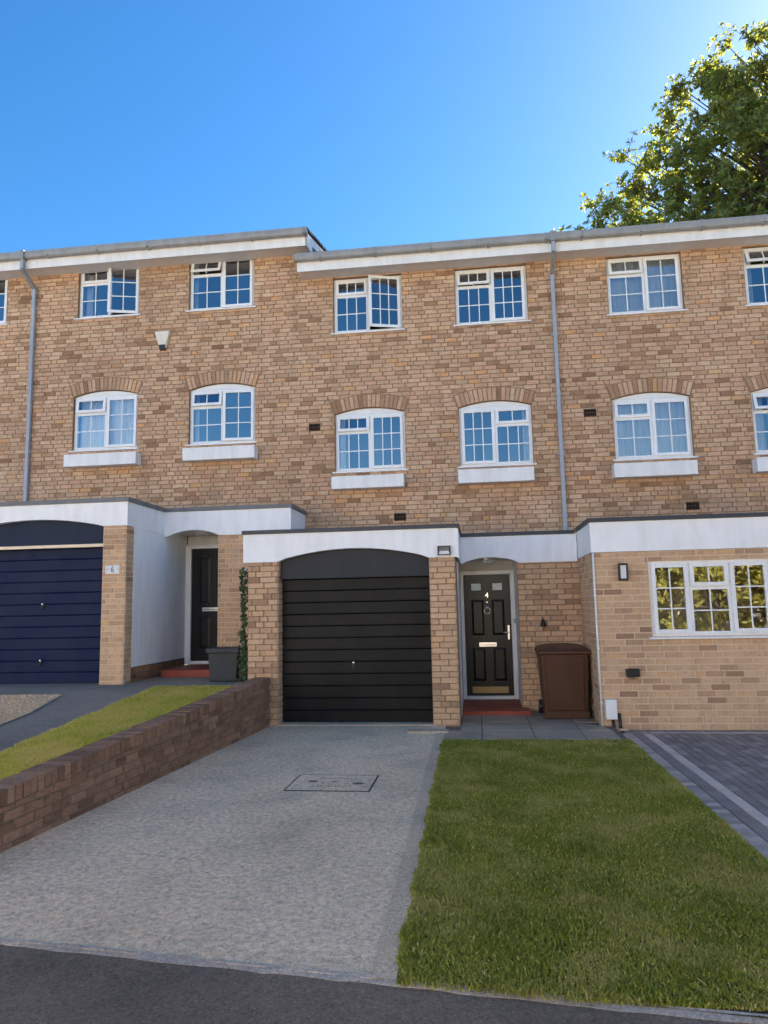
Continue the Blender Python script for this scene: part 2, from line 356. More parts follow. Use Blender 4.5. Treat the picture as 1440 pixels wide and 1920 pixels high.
def lay(groups, limit=300):
    "groups: list of (wall_part, bricks, material). The bricks that show largest become objects, the rest one mesh per wall."
    allb = []
    for gi, (wp, bs, mat) in enumerate(groups):
        for b in bs:
            pl, poly = b[0], b[1]; n = len(poly)
            c = pl.P(sum(p[0] for p in poly)/n, sum(p[1] for p in poly)/n)
            x, y, d = proj(c); facing = np.dot(CAM-c, pl.N)
            vis = 0 < x < 1440 and 0 < y < 1920 and d > 0 and facing > .1
            s = area(poly)*facing/max(d, .1)**3 if vis else 0
            allb.append((s, gi, b, c))
    allb.sort(key=lambda t: -t[0])
    mbs = [MB() for _ in groups]; rnd = random.Random(99)
    for i, (s, gi, b, c) in enumerate(allb):
        wp, _, mat = groups[gi]; pl, poly, tone, _x = b
        if i < limit and s > 0:
            us = [p[0] for p in poly]; zs = [p[1] for p in poly]
            if len(poly) == 4 and abs(poly[0][1]-poly[1][1]) < 1e-6 and abs(poly[1][0]-poly[2][0]) < 1e-6:
                k = min(range(len(TONES)), key=lambda q: abs(TONES[q]-tone))
                o = bpy.data.objects.new('brick', shared_brick(pl, max(us)-min(us), max(zs)-min(zs), k, mat)); link(o, wp, Vector(pl.P((max(us)+min(us))/2, (max(zs)+min(zs))/2, rnd.uniform(-.001, .001))))
            else:
                m = MB(); brick_geo(pl, poly, tone, m, rnd); o = part('brick', m, mat, wp)
        else: brick_geo(pl, poly, tone, mbs[gi], rnd)
    for (wp, bs, mat), m in zip(groups, mbs):
        if m.f: part('brick', m, mat, wp)['kind'] = 'stuff'
def wall_sheet(mb, pl, rect, holes, arches=(), depth=.25, back=True):
    us = sorted({rect[0], rect[1]} | {min(max(h[i], rect[0]), rect[1]) for h in holes for i in (0, 1)})
    zs = sorted({rect[2], rect[3]} | {min(max(h[i], rect[2]), rect[3]) for h in holes for i in (2, 3)})
    def q(a, b, c, d): mb.add([a, b, c, d], [(0, 1, 2, 3)])
    for i in range(len(us)-1):
        for j in range(len(zs)-1):
            cu, cz = (us[i]+us[i+1])/2, (zs[j]+zs[j+1])/2
            if any(h[0] < cu < h[1] and h[2] < cz < h[3] for h in holes): continue
            for d in ((0, -depth) if back else (0,)):
                q(pl.P(us[i], zs[j], d), pl.P(us[i+1], zs[j], d), pl.P(us[i+1], zs[j+1], d), pl.P(us[i], zs[j+1], d))
    for h in holes:
        for (a, b) in (((h[0], h[2]), (h[0], h[3])), ((h[1], h[2]), (h[1], h[3])), ((h[0], h[2]), (h[1], h[2])), ((h[0], h[3]), (h[1], h[3]))):
            q(pl.P(*a, 0), pl.P(*b, 0), pl.P(*b, -depth), pl.P(*a, -depth))
    for (uc, hw, z_s, rise, th) in arches:                     # spandrels between the arch curve and the square head
        rad, zc = arc(uc, hw, z_s, rise); n = 16
        for i in range(n):
            a, b = uc-hw+2*hw*i/n, uc-hw+2*hw*(i+1)/n
            za, zb = (zc+math.sqrt(rad*rad-(k-uc)**2) for k in (a, b))
            q(pl.P(a, za), pl.P(b, zb), pl.P(b, z_s+rise), pl.P(a, z_s+rise)); q(pl.P(a, za), pl.P(b, zb), pl.P(b, zb, -.12), pl.P(a, za, -.12))

# ------------------------------------------------------------------ windows
FT, ST = .05, .052                     # frame and sash face widths
def window(house, x0, x1, z0, z1, yw, lights, rise=0., curtain=None, label=None, sill=True, sill_y=.06, dep=.055, sillx=.05):
    """lights: list of (fx0, fx1, fz0, fz1, kind, cols, rows, angle_deg) in fractions; kind: 'fix','side_r','side_l','top'"""
    yf = yw + dep                      # front face of the frame
    f = MB(); D_ = .06
    f.box(x0, x0+FT, yf, yf+D_, z0, z1); f.box(x1-FT, x1, yf, yf+D_, z0, z1)
    f.box(x0+FT, x1-FT, yf, yf+D_, z0, z0+FT); f.box(x0+FT, x1-FT, yf, yf+D_, z1-FT, z1)
    W, H = x1-x0, z1-z0
    xs = sorted({round(l[0], 3) for l in lights if l[0] > 0})
    for fx in xs: f.box(x0+fx*W-.028, x0+fx*W+.028, yf-.001, yf+D_, z0+FT, z1-FT)
    for l in lights:
        if l[2] > 0:
            a = x0+max(FT, l[0]*W+.028 if l[0] > 0 else FT); b = x0+min(W-FT, l[1]*W-.028 if l[1] < 1 else W-FT)
            f.box(a, b, yf, yf+D_, z0+l[2]*H-.028, z0+l[2]*H+.028)
    if rise:                           # arched white infill above the frame
        n = 14; uc, hw = (x0+x1)/2, W/2; rad, zc = arc(uc, hw, z1, rise); pts = [(x1, z1+.001), (x0, z1+.001)]
        arcp = [(x0+W*i/n, zc+math.sqrt(max(rad*rad-(x0+W*i/n-uc)**2, 0))) for i in range(1, n)]
        f.prism([(x0, z1+.001)]+[(p[0], max(p[1]-.004, z1+.002)) for p in arcp]+[(x1, z1+.001)], lambda p: (p[0], yf-.004, p[1]), lambda p: (p[0], yf+.05, p[1]))
    win = part('window', f, 'white_upvc', house, .004)
    if label: win['label'] = label
    if sill:
        s = MB(); s.hexa([(x0-sillx, yw-sill_y, z0-.036), (x1+sillx, yw-sill_y, z0-.036), (x1+sillx, yf+.05, z0-.036), (x0-sillx, yf+.05, z0-.036),
                          (x0-sillx, yw-sill_y, z0-.012), (x1+sillx, yw-sill_y, z0-.012), (x1+sillx, yf+.05, z0-.001), (x0-sillx, yf+.05, z0-.001)])
        part('sill', s, 'white_upvc', win, .004)
    for (a, b, c, d, kind, nc, nr, ang) in lights:
        ax = x0 + (FT-.012 if a <= 0 else a*W+.012); bx = x0 + (W-FT+.012 if b >= 1 else b*W-.012)
        az = z0 + (FT-.012 if c <= 0 else c*H+.012); bz = z0 + (H-FT+.012 if d >= 1 else d*H-.012)
        w_, h_ = bx-ax, bz-az; an = R(ang)
        def T(u, v, dd):
            if kind == 'side_r' and ang:
                du = u-w_; return (bx+du*math.cos(an)+dd*math.sin(an), yf-dd*math.cos(an)+du*math.sin(an), az+v)
            if kind == 'top' and ang:
                dv = v-h_; return (ax+u, yf-dd*math.cos(an)+dv*math.sin(an), bz+dv*math.cos(an)+dd*math.sin(an))
            return (ax+u, yf-dd, az+v)
        def tb(mb, u0, u1, v0, v1, d0, d1):
            mb.hexa([T(u0, v0, d1), T(u1, v0, d1), T(u1, v0, d0), T(u0, v0, d0), T(u0, v1, d1), T(u1, v1, d1), T(u1, v1, d0), T(u0, v1, d0)])
        st = ST if kind != 'fix' else .022
        d0, d1 = (.002, .024) if kind != 'fix' else (.0015, .010)
        if kind == 'fix' : d0, d1 = -.018, .004
        sm = MB(); tb(sm, 0, st, 0, h_, d0, d1); tb(sm, w_-st, w_, 0, h_, d0, d1); tb(sm, st, w_-st, 0, st, d0, d1); tb(sm, st, w_-st, h_-st, h_, d0, d1)
        part('sash', sm, 'white_upvc', win, .003)
        gu, gv = w_-2*st, h_-2*st; dz = -.004 if kind != 'fix' else -.010; bt = .0085
        for i in range(1, nc): bars = MB(); u = st+gu*i/nc; tb(bars, u-bt, u+bt, st, h_-st, dz, dz+.012); part('glazing_bar', bars, 'white_upvc', win)
        for j in range(1, nr):
            v = st+gv*j/nr
            for i in range(nc):
                ua = st+gu*i/nc+(bt if i else 0); ub = st+gu*(i+1)/nc-(bt if i < nc-1 else 0); bars = MB(); tb(bars, ua, ub, v-bt, v+bt, dz, dz+.012); part('glazing_bar', bars, 'white_upvc', win)
        for i in range(nc):
            for j in range(nr):
                ua, ub, va, vb = st+gu*i/nc, st+gu*(i+1)/nc, st+gv*j/nr, st+gv*(j+1)/nr
                if i: ua += bt*.9
                if i < nc-1: ub -= bt*.9
                if j: va += bt*.9
                if j < nr-1: vb -= bt*.9
                tl = random.uniform(-.0028, .0028); tm = random.uniform(-.0028, .0028)
                p = MB(); p.add([T(ua, va, dz+.004+tl), T(ub, va, dz+.004+tm), T(ub, vb, dz+.004-tl), T(ua, vb, dz+.004-tm)], [(0, 1, 2, 3)])
                part('pane', p, 'window_glass', win)
        if kind == 'top' and ang > 10:
            st_ = MB(); m_ = w_/2; tb(st_, m_-.012, m_+.012, .012, .03, -.05, 0); part('window_stay', st_, 'white_upvc', win)
    if curtain:
        for (ca, cb) in curtain:
            cm = MB(); n = 60; ph = random.random()*6
            vs = []; yc = yf+.14
            for i in range(n+1):
                x = x0+W*(ca+(cb-ca)*i/n); y = yc+.022*math.sin(x*46+ph)+.010*math.sin(x*19+ph)
                vs += [(x, y, z0-.02), (x, y, z1+.02)]
            cm.add(vs, [(2*i, 2*i+2, 2*i+3, 2*i+1) for i in range(n)]); part('curtain', cm, 'curtain_net', win, smooth=True)
    return win
def two_light(nc, fan_ang=0, cas_ang=0, mirror=False, fan_cols=None):
    fc = fan_cols or nc
    if not mirror:
        return [(0, .5, 0, .685, 'fix', nc, 2, 0), (0, .5, .685, 1, 'top', fc, 1, fan_ang), (.5, 1, 0, 1, 'side_r', nc, 3, cas_ang)]
    return [(0, .5, 0, 1, 'side_l', nc, 3, 0), (.5, 1, 0, .685, 'fix', nc, 2, 0), (.5, 1, .685, 1, 'top', fc, 1, fan_ang)]
def window_box(house, x0, x1, z0, z1):
    b = MB(); b.box(x0, x1, 2.06, 2.285, z0, z1); return part('window_box', b, 'white_board', house, .006)
def air_vent(house, x, z, y=2.292):
    b = MB(); b.box(x-.105, x+.105, y-.006, y+.01, z-.068, z+.068)
    o = part('air_vent', b, 'terracotta_vent', house); h = MB()
    for i in range(7):
        for j in range(2): h.box(x-.092+i*.0275, x-.092+i*.0275+.018, y-.010, y-.0065, z-.055+j*.06, z-.055+j*.06+.048)
    part('vent_slot', h, 'dark_gap', o)

# ------------------------------------------------------------------ geometry of the terrace (metres)
F, D, M = 0.0, 1.32, 2.30               # garage fronts, porch walls, main wall
LZ = .62                                # the left-hand house stands this much higher
EY = 1.90                               # face of the fascia boards
RS = .263                               # roof slope
def eaves(house, x0, x1, zs, end_l=False, end_r=False):
    "fascia, soffit, gutter with brackets, roof"
    b = MB(); b.box(x0, x1, EY, EY+.022, zs-.03, zs+.20); part('fascia', b, 'white_board', house, .003)
    b = MB(); b.box(x0, x1, EY+.022, M+.02, zs, zs+.012); part('soffit', b, 'soffit_board', house)
    prof = [(EY, .245), (EY-.012, .245), (EY-.012, .16), (EY-.028, .135), (EY-.075, .128), (EY-.105, .15), (EY-.118, .20), (EY-.118, .262), (EY-.106, .262), (EY-.106, .205), (EY-.09, .165), (EY-.07, .145), (EY-.03, .15), (EY-.022, .17), (EY-.022, .24)]
    g = MB(); g.prism([(p[0]-.004, p[1]+zs) for p in prof], lambda p: (x0-.02, p[0], p[1]), lambda p: (x1+(.02 if end_r else 0), p[0], p[1]))
    gt = part('gutter', g, 'gutter_grey', house)
    if end_l or end_r:
        e = MB()
        for xx, on in ((x0-.026, end_l), (x1+.020, end_r)):
            if on: e.prism([(EY-.006, zs+.255), (EY-.006, zs+.13), (EY-.08, zs+.122), (EY-.118, zs+.15), (EY-.124, zs+.266)], lambda p: (xx, p[0], p[1]), lambda p: (xx+.006, p[0], p[1]))
        part('gutter_end', e, 'gutter_grey', gt)
    x = x0+.45
    while x < x1:
        k = MB(); k.box(x-.016, x+.016, EY-.126, EY-.122, zs+.14, zs+.268); k.hexa([(x-.016, EY-.126, zs+.14), (x+.016, EY-.126, zs+.14), (x+.016, EY-.03, zs+.115), (x-.016, EY-.03, zs+.115), (x-.016, EY-.126, zs+.15), (x+.016, EY-.126, zs+.15), (x+.016, EY-.03, zs+.125), (x-.016, EY-.03, zs+.125)])
        part('gutter_bracket', k, 'gutter_grey', gt); x += .98
    rf = MB(); n = 24; yr = 6.5                                # stepped tile courses up to the ridge, plain slope behind
    y_, zt = EY-.05, zs+.25; xa, xb = x0+(.02 if end_l else 0), x1
    for i in range(n):
        ya, yb = y_+(yr-y_)*i/n, y_+(yr-y_)*(i+1)/n; za, zb = zt+RS*(ya-y_), zt+RS*(yb-y_)
        rf.hexa([(xa, ya, za-.03), (xb, ya, za-.03), (xb, yb+.05, zb-.03), (xa, yb+.05, zb-.03), (xa, ya, za+.022), (xb, ya, za+.022), (xb, yb+.05, zb+.002), (xa, yb+.05, zb+.002)])
    zr = zt+RS*(yr-y_)
    rf.hexa([(xa, yr, zr-.03), (xb, yr, zr-.03), (xb, 11, zr-.03-RS*4.5), (xa, 11, zr-.03-RS*4.5), (xa, yr, zr+.02), (xb, yr, zr+.02), (xb, 11, zr+.02-RS*4.5), (xa, 11, zr+.02-RS*4.5)])
    return part('roof', rf, 'roof_tile', house), zt, y_
def interior(house, x0, x1, z0, z1):
    b = MB()
    b.box(x0, x0+.05, M+.26, 10.6, z0, z1); b.box(x1-.05, x1, M+.26, 10.6, z0, z1); b.box(x0+.05, x1-.05, 10.5, 10.6, z0, z1)
    for z in (z0+2.75, z0+5.3, z1-.05): b.box(x0+.05, x1-.05, M+.26, 10.5, z, z+.03)
    b.box(x0+.05, x1-.05, 5.4, 5.45, z0, z1-.06)
    part('inner_wall', b, 'grey_room', house)
def band_arch(x0, x1, z0, z1, xa, xb, zs, rise, y0, y1):
    "white fascia beam with a segmental arch cut in its underside"
    rad, zc = arc((xa+xb)/2, (xb-xa)/2, zs, rise); n = 20; m = MB()
    cols_ = [x0, xa]+[xa+(xb-xa)*i/n for i in range(1, n)]+[xb, x1]
    def low(x): return z0 if x <= xa+1e-6 or x >= xb-1e-6 else zc+math.sqrt(max(rad*rad-(x-(xa+xb)/2)**2, 0))
    for i in range(len(cols_)-1):
        a, b = cols_[i], cols_[i+1]
        if b-a < 1e-5: continue
        la, lb = low(a), low(b)
        m.add([(a, y0, la), (b, y0, lb), (b, y0, z1), (a, y0, z1), (a, y1, la), (b, y1, lb), (b, y1, z1), (a, y1, z1)], [(0, 1, 2, 3), (5, 4, 7, 6), (4, 5, 1, 0), (3, 2, 6, 7)])
    m.add([(x0, y0, z0), (x0, y1, z0), (x0, y1, z1), (x0, y0, z1), (x1, y0, z0), (x1, y1, z0), (x1, y1, z1), (x1, y0, z1)], [(0, 3, 2, 1), (4, 5, 6, 7)])
    return m
def garage(house, xa, xb, zg, zp, zs, rise, mat, pmat, trim=None):
    "up-and-over door with horizontal slats, dark panel over it"
    rad, zc = arc((xa+xb)/2, (xb-xa)/2, zs, rise); n = 20; m = MB()
    pts = [(xa, zp), (xb, zp)] + [(xb-(xb-xa)*i/n, zc+math.sqrt(max(rad*rad-(xb-(xb-xa)*i/n-(xa+xb)/2)**2, 0))+.03) for i in range(n+1)]
    m.prism(pts, lambda p: (p[0], .10, p[1]), lambda p: (p[0], .16, p[1]))
    part('door_panel', m, pmat, house)
    d = MB(); d.box(xa, xb, .215, .235, zg, zp+.02); gd = part('garage_door', d, mat, house)
    ns = 12; hs = (zp-zg-.004)/ns
    for i in range(ns):
        z = zg+.004+i*hs; s = MB()
        y_ = .215
        pf = [(y_, z), (y_-.016, z+.002), (y_-.018, z+.006), (y_-.018, z+hs*.90), (y_-.006, z+hs*.985), (y_, z+hs-.001)]
        s.prism(pf, lambda p: (xa+.012, p[0], p[1]), lambda p: (xb-.012, p[0], p[1])); part('slat', s, mat, gd)
    if trim:
        b = MB(); b.box(xa, xb, .03, .099, zp-.012, zp+.034); part('trim_board', b, trim, house, .003)
    return gd
def handle(gd, x, z, y=.195):
    h = MB(); h.box(x-.022, x+.022, y-.016, y-.001, z-.03, z+.055); h.box(x-.008, x+.008, y-.04, y-.016, z-.045, z+.008); part('handle_plate', h, 'black_plastic', gd, .004)
    h = MB(); h.lathe([(0, .024), (.011, .022), (.012, .004)], (x, y-.016, z+.035), 12, 'y'); part('lock', h, 'chrome', gd)

# ================================================================== ground
def sheet(mb, pts, tone=.5): mb.add(pts, [tuple(range(len(pts)))], tone)
gm = MB(); sheet(gm, [(-300, -300, -.2), (300, -300, -.2), (300, 300, -.2), (-300, 300, -.2)]); struct('ground', gm, 'ground_green')
def re(x): return -6.86-.115*(x+.47)                            # road edge line
rm = MB(); n = 40
for i in range(n):
    a, b = -40+80*i/n, -40+80*(i+1)/n
    sheet(rm, [(a, re(0)-6.3, -.034), (b, re(0)-6.3, -.034), (b, min(re(b), -3), -.009), (a, min(re(a), -3) if a > -30 else -3.4, -.009)])
struct('road', rm, 'road_asphalt')
fm = MB(); fm.box(-60, 60, -19.7, re(0)-6.3, -.15, .06); struct('far_bounce_paving', fm, 'kerb_stone')  # unseen pale paving, widened to bounce sunlight onto the fronts
# drive of the middle house: exposed aggregate slab
DL = lambda y: -2.94+.068*(y+.2)
dm = MB(); ys = [.22]+[-.2-.45*i for i in range(15)]+[None]
prev = None
for y in ys:
    xl, xr = ((DL(min(y, -.2)), -.49-.012*y*-1*0) if y is not None else (DL(-6.6), -.42))
    if y is not None: xr = -.50+(-.2-min(y, -.2))*.012
    a = (xl-.05, y if y is not None else re(xl)+.03, 0.0); b = (xr, y if y is not None else re(xr)+.03, 0.0)
    if prev: sheet(dm, [prev[0], a, b, prev[1]][::-1] if False else [a, b, prev[1], prev[0]])
    prev = (a, b)
pa, pb = prev
sheet(dm, [(pa[0], pa[1]-.02, -.08), (pb[0], pb[1]-.02, -.08), pb, pa])
struct('driveway', dm, 'aggregate_concrete')
# worn concrete edging between slab and road
em = MB(); x = -3.9; rnd = random.Random(5); pr = None
while x < 1.3:
    c_ = (re(x)+rnd.uniform(-.022, .0), re(x)+rnd.uniform(.03, .055), rnd.uniform(.003, .006))
    if pr: em.hexa([(pr[0], pr[1], -.06), (x, c_[0], -.06), (x, c_[1], -.06), (pr[0], pr[2], -.06), (pr[0], pr[1]+.01, -.007), (x, c_[0]+.01, -.007), (x, c_[1], c_[2]), (pr[0], pr[2], pr[3])])
    pr = (x, *c_); x += rnd.uniform(.05, .16)
struct('kerb', em, 'kerb_stone')
struct('threshold', MB().box(-2.86, -.62, -.02, .215, -.02, .012), 'smooth_concrete', bevel=.01); struct('ramp', MB().box(-.98, -.45, -.62, -.42, -.01, .022), 'smooth_concrete', bevel=.01)
# dark strip between drive and lawn
st = MB(); sheet(st, [(-.61, -.42, .004), (-.53, -6.83, .004), (-.415, -6.84, .004), (-.495, -.42, .004)]); struct('edging_strip', st, 'edging_concrete')
# slab path before the front door
pm = MB(); xs_ = [-.50, -.02, .62, 1.22, 1.66]
pth = MB(); pth.box(-.52, 1.70, -1.10, 1.30, -.08, -.012); path = struct('path', pth, 'mortar_grey')
for i in range(4):
    for j, (ya, yb) in enumerate(((-1.10, -.42), (-.42, .28), (.28, 1.30))):
        xa, xb = xs_[i], xs_[i+1]
        if j == 1 and i == 0: ya = -.42
        q = MB(); g_ = .006
        x1b = xb-g_ if i < 3 else {0: 1.62, 1: 1.78, 2: 1.53}[j]
        if j > 0 and i == 0: xa = -.30
        if j == 1 and i == 3: q.hexa([(xa+g_, ya+g_, -.03), (1.62, ya+g_, -.03), (1.545, -.03, -.03), (xa+g_, yb-g_, -.03), (xa+g_, ya+g_, rnd.uniform(-.003, .003)), (1.62, ya+g_, 0), (1.545, -.03, 0), (xa+g_, yb-g_, 0)])
        else: q.box(xa+g_, x1b, ya+g_, yb-g_, -.03, rnd.uniform(-.003, .003))
        part('paving_slab', q, 'path_concrete', path, .004)
# lawn soil + grass blades
def blades(name, n, sampler, mat, hmin, hmax, label_kind='stuff', tone_sh=0., wid=.0042):
    P = sampler(n); n = len(P)
    h = rng.uniform(hmin, hmax, n)*(.7+.6*rng.random(n)); a = rng.uniform(0, 2*np.pi, n); cl = np.sin(P[:, 0]*5.1+2*np.sin(P[:, 1]*2.3))*np.sin(P[:, 1]*4.3+1.7*np.sin(P[:, 0]*3.1))+.6*np.sin(P[:, 0]*13+P[:, 1]*3)*np.sin(P[:, 1]*11-P[:, 0]*4); h = h*(1+.28*cl); lean = rng.uniform(.2, 1.15, n)*h; b = a+rng.normal(0, .9, n)+np.pi/2
    wd = wid*rng.uniform(.7, 1.3, n)
    side = np.stack([np.cos(a), np.sin(a), np.zeros(n)], 1)*wd[:, None]; fwd = np.stack([np.cos(b), np.sin(b), np.zeros(n)], 1)
    mid = P+fwd*(lean*.38)[:, None]; mid[:, 2] += h*.62; tip = P+fwd*lean[:, None]; tip[:, 2] += h*.92
    V = np.concatenate([P-side, P+side, mid+side*.75, mid-side*.75, tip], 0)
    i = np.arange(n); F1 = np.stack([i, i+n, i+2*n], 1); F2 = np.stack([i, i+2*n, i+3*n], 1); F3 = np.stack([i+3*n, i+2*n, i+4*n], 1)
    tn = np.clip(rng.beta(2, 2.4, n)+tone_sh-.10*cl+(rng.random(n) < .07)*.45, 0, 1)
    o = bpy.data.objects.new(name, fast_mesh(name, V, np.concatenate([F1, F2, F3]), np.concatenate([tn, tn, tn]), mat)); col.objects.link(o); o['kind'] = 'stuff'; return o
LX0 = lambda y: -.50+(-1.1-y)*.014+.010*np.sin(y*9.)+.008*np.sin(y*23.+1)
soil = MB(); sheet(soil, [(-.50, -1.10, .002), (-.42, -6.83, .002), (1.25, -7.03, .002), (1.69, -7.05, .002), (1.69, -1.12, .002)][::-1]); soil.f[-1] = soil.f[-1][::-1]; struct('lawn_soil', soil, 'soil')
def lawn_s(n):
    y = -1.09-5.87*rng.random(n)**.78; x = -.52+2.23*rng.random(n)
    x = np.where(x < LX0(y), LX0(y)+.05*rng.random(n), x); ok = (y > re(x)+.06*rng.random(n)-.02)
    P = np.stack([x, y, np.full(n, .001)], 1); return P[ok]
blades('lawn_grass', 270000, lawn_s, 'lawn_blade', .013, .029, wid=.0033)
# left-hand garden: asphalt, gravel bed, lawn on a slope
zl = lambda y: .575+.040*min(0, y+.4)
LB = [(-.40, -4.44), (-2.6, -4.26), (-4.3, -4.10), (-7.0, -3.86)]
def lb(y): return np.interp(-y, [-p[0] for p in LB], [p[1] for p in LB])
am = MB(); yy = [1.35, 0, -.4]+[-.4-.44*i for i in range(1, 15)]
for i in range(len(yy)-1):
    a, b = yy[i], yy[i+1]; xr = (-3.36, -3.36) if a > -.39 else (float(lb(a)), float(lb(b)))
    sheet(am, [(-14, b, zl(b)), (xr[1], b, zl(b)), (xr[0], a, zl(a)), (-14, a, zl(a))])
sheet(am, [(-14, yy[-1]-.6, -.05), (-3.9, yy[-1]-.6, -.05), (float(lb(yy[-1])), yy[-1], zl(yy[-1])), (-14, yy[-1], zl(yy[-1]))])
struct('asphalt_drive', am, 'drive_asphalt')
gv = MB(); GP = [(-14, -1.02), (-5.44, -1.06), (-5.05, -2.35), (-4.95, -3.05), (-4.72, -5.9), (-14, -5.9)]
for (xa, ya), (xb, yb) in (((-5.44, -1.06), (-5.05, -2.35)), ((-5.05, -2.35), (-4.95, -3.05)), ((-4.95, -3.05), (-4.72, -5.9))):
    sheet(gv, [(-14, yb, zl(yb)+.012), (xb, yb, zl(yb)+.012), (xa, ya, zl(ya)+.012), (-14, ya, zl(ya)+.012)])
struct('gravel_bed', gv, 'gravel_tan')
npb = 2600; q = rng.random((npb, 2)); pv, pf = [], []
py = -1.08-2.9*q[:, 0]; pxr = np.interp(-py, [1.06, 2.35, 3.05, 5.9], [-5.46, -5.07, -4.97, -4.74]); px_ = pxr-.02-1.9*q[:, 1]
oct_ = np.array([(1, 0, 0), (-1, 0, 0), (0, 1, 0), (0, -1, 0), (0, 0, 1), (0, 0, -1)], float); of = np.array([(0, 2, 4), (2, 1, 4), (1, 3, 4), (3, 0, 4), (2, 0, 5), (1, 2, 5), (3, 1, 5), (0, 3, 5)])
V = (oct_[None]*rng.uniform(.006, .017, (npb, 1, 3))) + np.stack([px_, py, np.array([zl(v) for v in py])+.016], 1)[:, None]
Fc = of[None]+(np.arange(npb)*6)[:, None, None]
o = bpy.data.objects.new('gravel', fast_mesh('gravel', V.reshape(-1, 3), Fc.reshape(-1, 3), np.repeat(rng.random(npb), 8), 'gravel_tan')); col.objects.link(o); o['kind'] = 'stuff'
WB = lambda y: DL(y)-.235                                       # back of the retaining wall
sl = MB()
for i in range(2, len(yy)-1):
    a, b = yy[i], yy[i+1]; sheet(sl, [(float(lb(b)), b, zl(b)+.008), (WB(b)+.04, b, zl(b)+.008), (WB(a)+.04, a, zl(a)+.008), (float(lb(a)), a, zl(a)+.008)])
struct('verge_soil', sl, 'soil')
def verge_s(n):
    y = -.42-6.1*rng.random(n)**.8; l = lb(y)-.015+.03*rng.random(n); r_ = DL(y)-.235; x = l+(r_-l)*rng.random(n)
    return np.stack([x, y, .575+.040*np.minimum(0, y+.4)+.006], 1)
blades('verge_grass', 85000, verge_s, 'lawn_blade_dry', .018, .036, wid=.0040)
# block paving of the right-hand house
zp_ = lambda y: -.055-.006*y
pb_ = MB(); sheet(pb_, [(1.66, -7.2, zp_(-7.2)-.03), (14, -8.2, zp_(-7.2)-.03), (14, .1, zp_(.1)-.03), (1.66, .1, zp_(.1)-.03)]); pav = struct('paved_drive', pb_, 'mortar_grey')
blocks = []
def blk(x0, x1, y0, y1, tone): blocks.append((x0, x1, y0, y1, min(1, max(0, tone+random.gauss(0, .05)))))
y = -.30
while y > re(1.9)+.05:
    blk(1.695, 1.885, y-.1, y, random.choice((.62, .70, .55, .42))); y -= .1
y = -.30
while y > re(2.)+.1:
    blk(1.885, 2.005, y-.2, y, .22); blk(2.005, 2.115, y-.2, y, .86); y -= .2
x = 1.80
while x < 7: blk(x, x+.1, -.19, -.02, .3); x += .1
x = 2.115
while x < 7: blk(x, x+.2, -.29, -.19, .8); x += .2
x = 2.115; r_ = 0
while x < 7:
    y = -.29+(.1 if r_ % 2 else 0)
    while y > re(x)+.1:
        blk(x, x+.1, y-.2, min(y, -.29), random.choice((.05, .2, .3, .12, .38))); y -= .2
    x += .1; r_ += 1
def blk_score(b):
    x, y, d = proj(((b[0]+b[1])/2, (b[2]+b[3])/2, -.04)); return (b[1]-b[0])*(b[3]-b[2])/d**3 if (0 < x < 1440 and y < 1930) else 0
blocks.sort(key=blk_score, reverse=True); cache = {}; rest = MB()
def blk_geo(m, x0, x1, y0, y1, zf, tone):
    g = .0035; c = .005; z = zf
    b = [(x0+g, y0+g), (x1-g, y0+g), (x1-g, y1-g), (x0+g, y1-g)]; t_ = [(x0+g+c, y0+g+c), (x1-g-c, y0+g+c), (x1-g-c, y1-g-c), (x0+g+c, y1-g-c)]
    m.add([(*p, z(p[1])-.03) for p in b]+[(*p, z(p[1])-.005) for p in b]+[(*p, z(p[1])) for p in t_], [(0, 1, 5, 4), (1, 2, 6, 5), (2, 3, 7, 6), (3, 0, 4, 7), (4, 5, 9, 8), (5, 6, 10, 9), (6, 7, 11, 10), (7, 4, 8, 11), (8, 9, 10, 11)], tone)
for i, b in enumerate(blocks):
    dzr = random.uniform(-.0015, .0015)
    if i < 300 and blk_score(b) > 0:
        k = (round(b[1]-b[0], 3), round(b[3]-b[2], 3), round(b[4]*10))
        if k not in cache:
            m = MB(); blk_geo(m, -k[0]/2, k[0]/2, -k[1]/2, k[1]/2, lambda v: -.006*v, k[2]/10); cache[k] = m.mesh('paving_block', 'block_paver')
        o = bpy.data.objects.new('paving_block', cache[k]); yc = (b[2]+b[3])/2; link(o, pav, ((b[0]+b[1])/2, yc, zp_(yc)+dzr))
    else: blk_geo(rest, *b[:4], lambda v: zp_(v)+dzr, b[4])
part('paving_block', rest, 'block_paver', pav)['kind'] = 'stuff'

# ================================================================== houses
MP = Plane((0, M, 0), (1, 0, 0), (0, -1, 0))
AR = lambda wins: [((a+b)/2, (b-a)/2, d, rise, .235) for (a, b, c, d, rise) in wins if rise]
W4 = [(-2.43, -1.18, 6.545, 7.585, 0), (-.22, 1.04, 6.545, 7.585, 0), (-2.43, -1.18, 3.995, 5.035, .10), (-.23, 1.02, 3.995, 5.035, .10)]
WR = [(2.42, 3.67, 6.545, 7.585, 0), (4.69, 5.94, 6.545, 7.585, 0), (2.38, 3.65, 3.995, 5.035, .10), (4.62, 5.89, 3.995, 5.035, .10)]
WL = [(-7.40, -6.17, 7.185, 8.205, 0), (-5.18, -3.93, 7.175, 8.20, 0), (-7.42, -6.15, 4.615, 5.645, .10), (-5.15, -3.90, 4.62, 5.645, .10)]
WK = [(-10.13, -8.87, 7.185, 8.205, 0)]
ALLW = W4+WR+WL+WK
MCH = .078
MAIN = make_bricks(MP, [(-13.2, 6.45, 2.6, 98*MCH), (-13.2, -2.99, 98*MCH, 8.26)], [w_[:4] for w_ in ALLW], AR(ALLW), 0., 41, .0105, .09, MCH, .223)
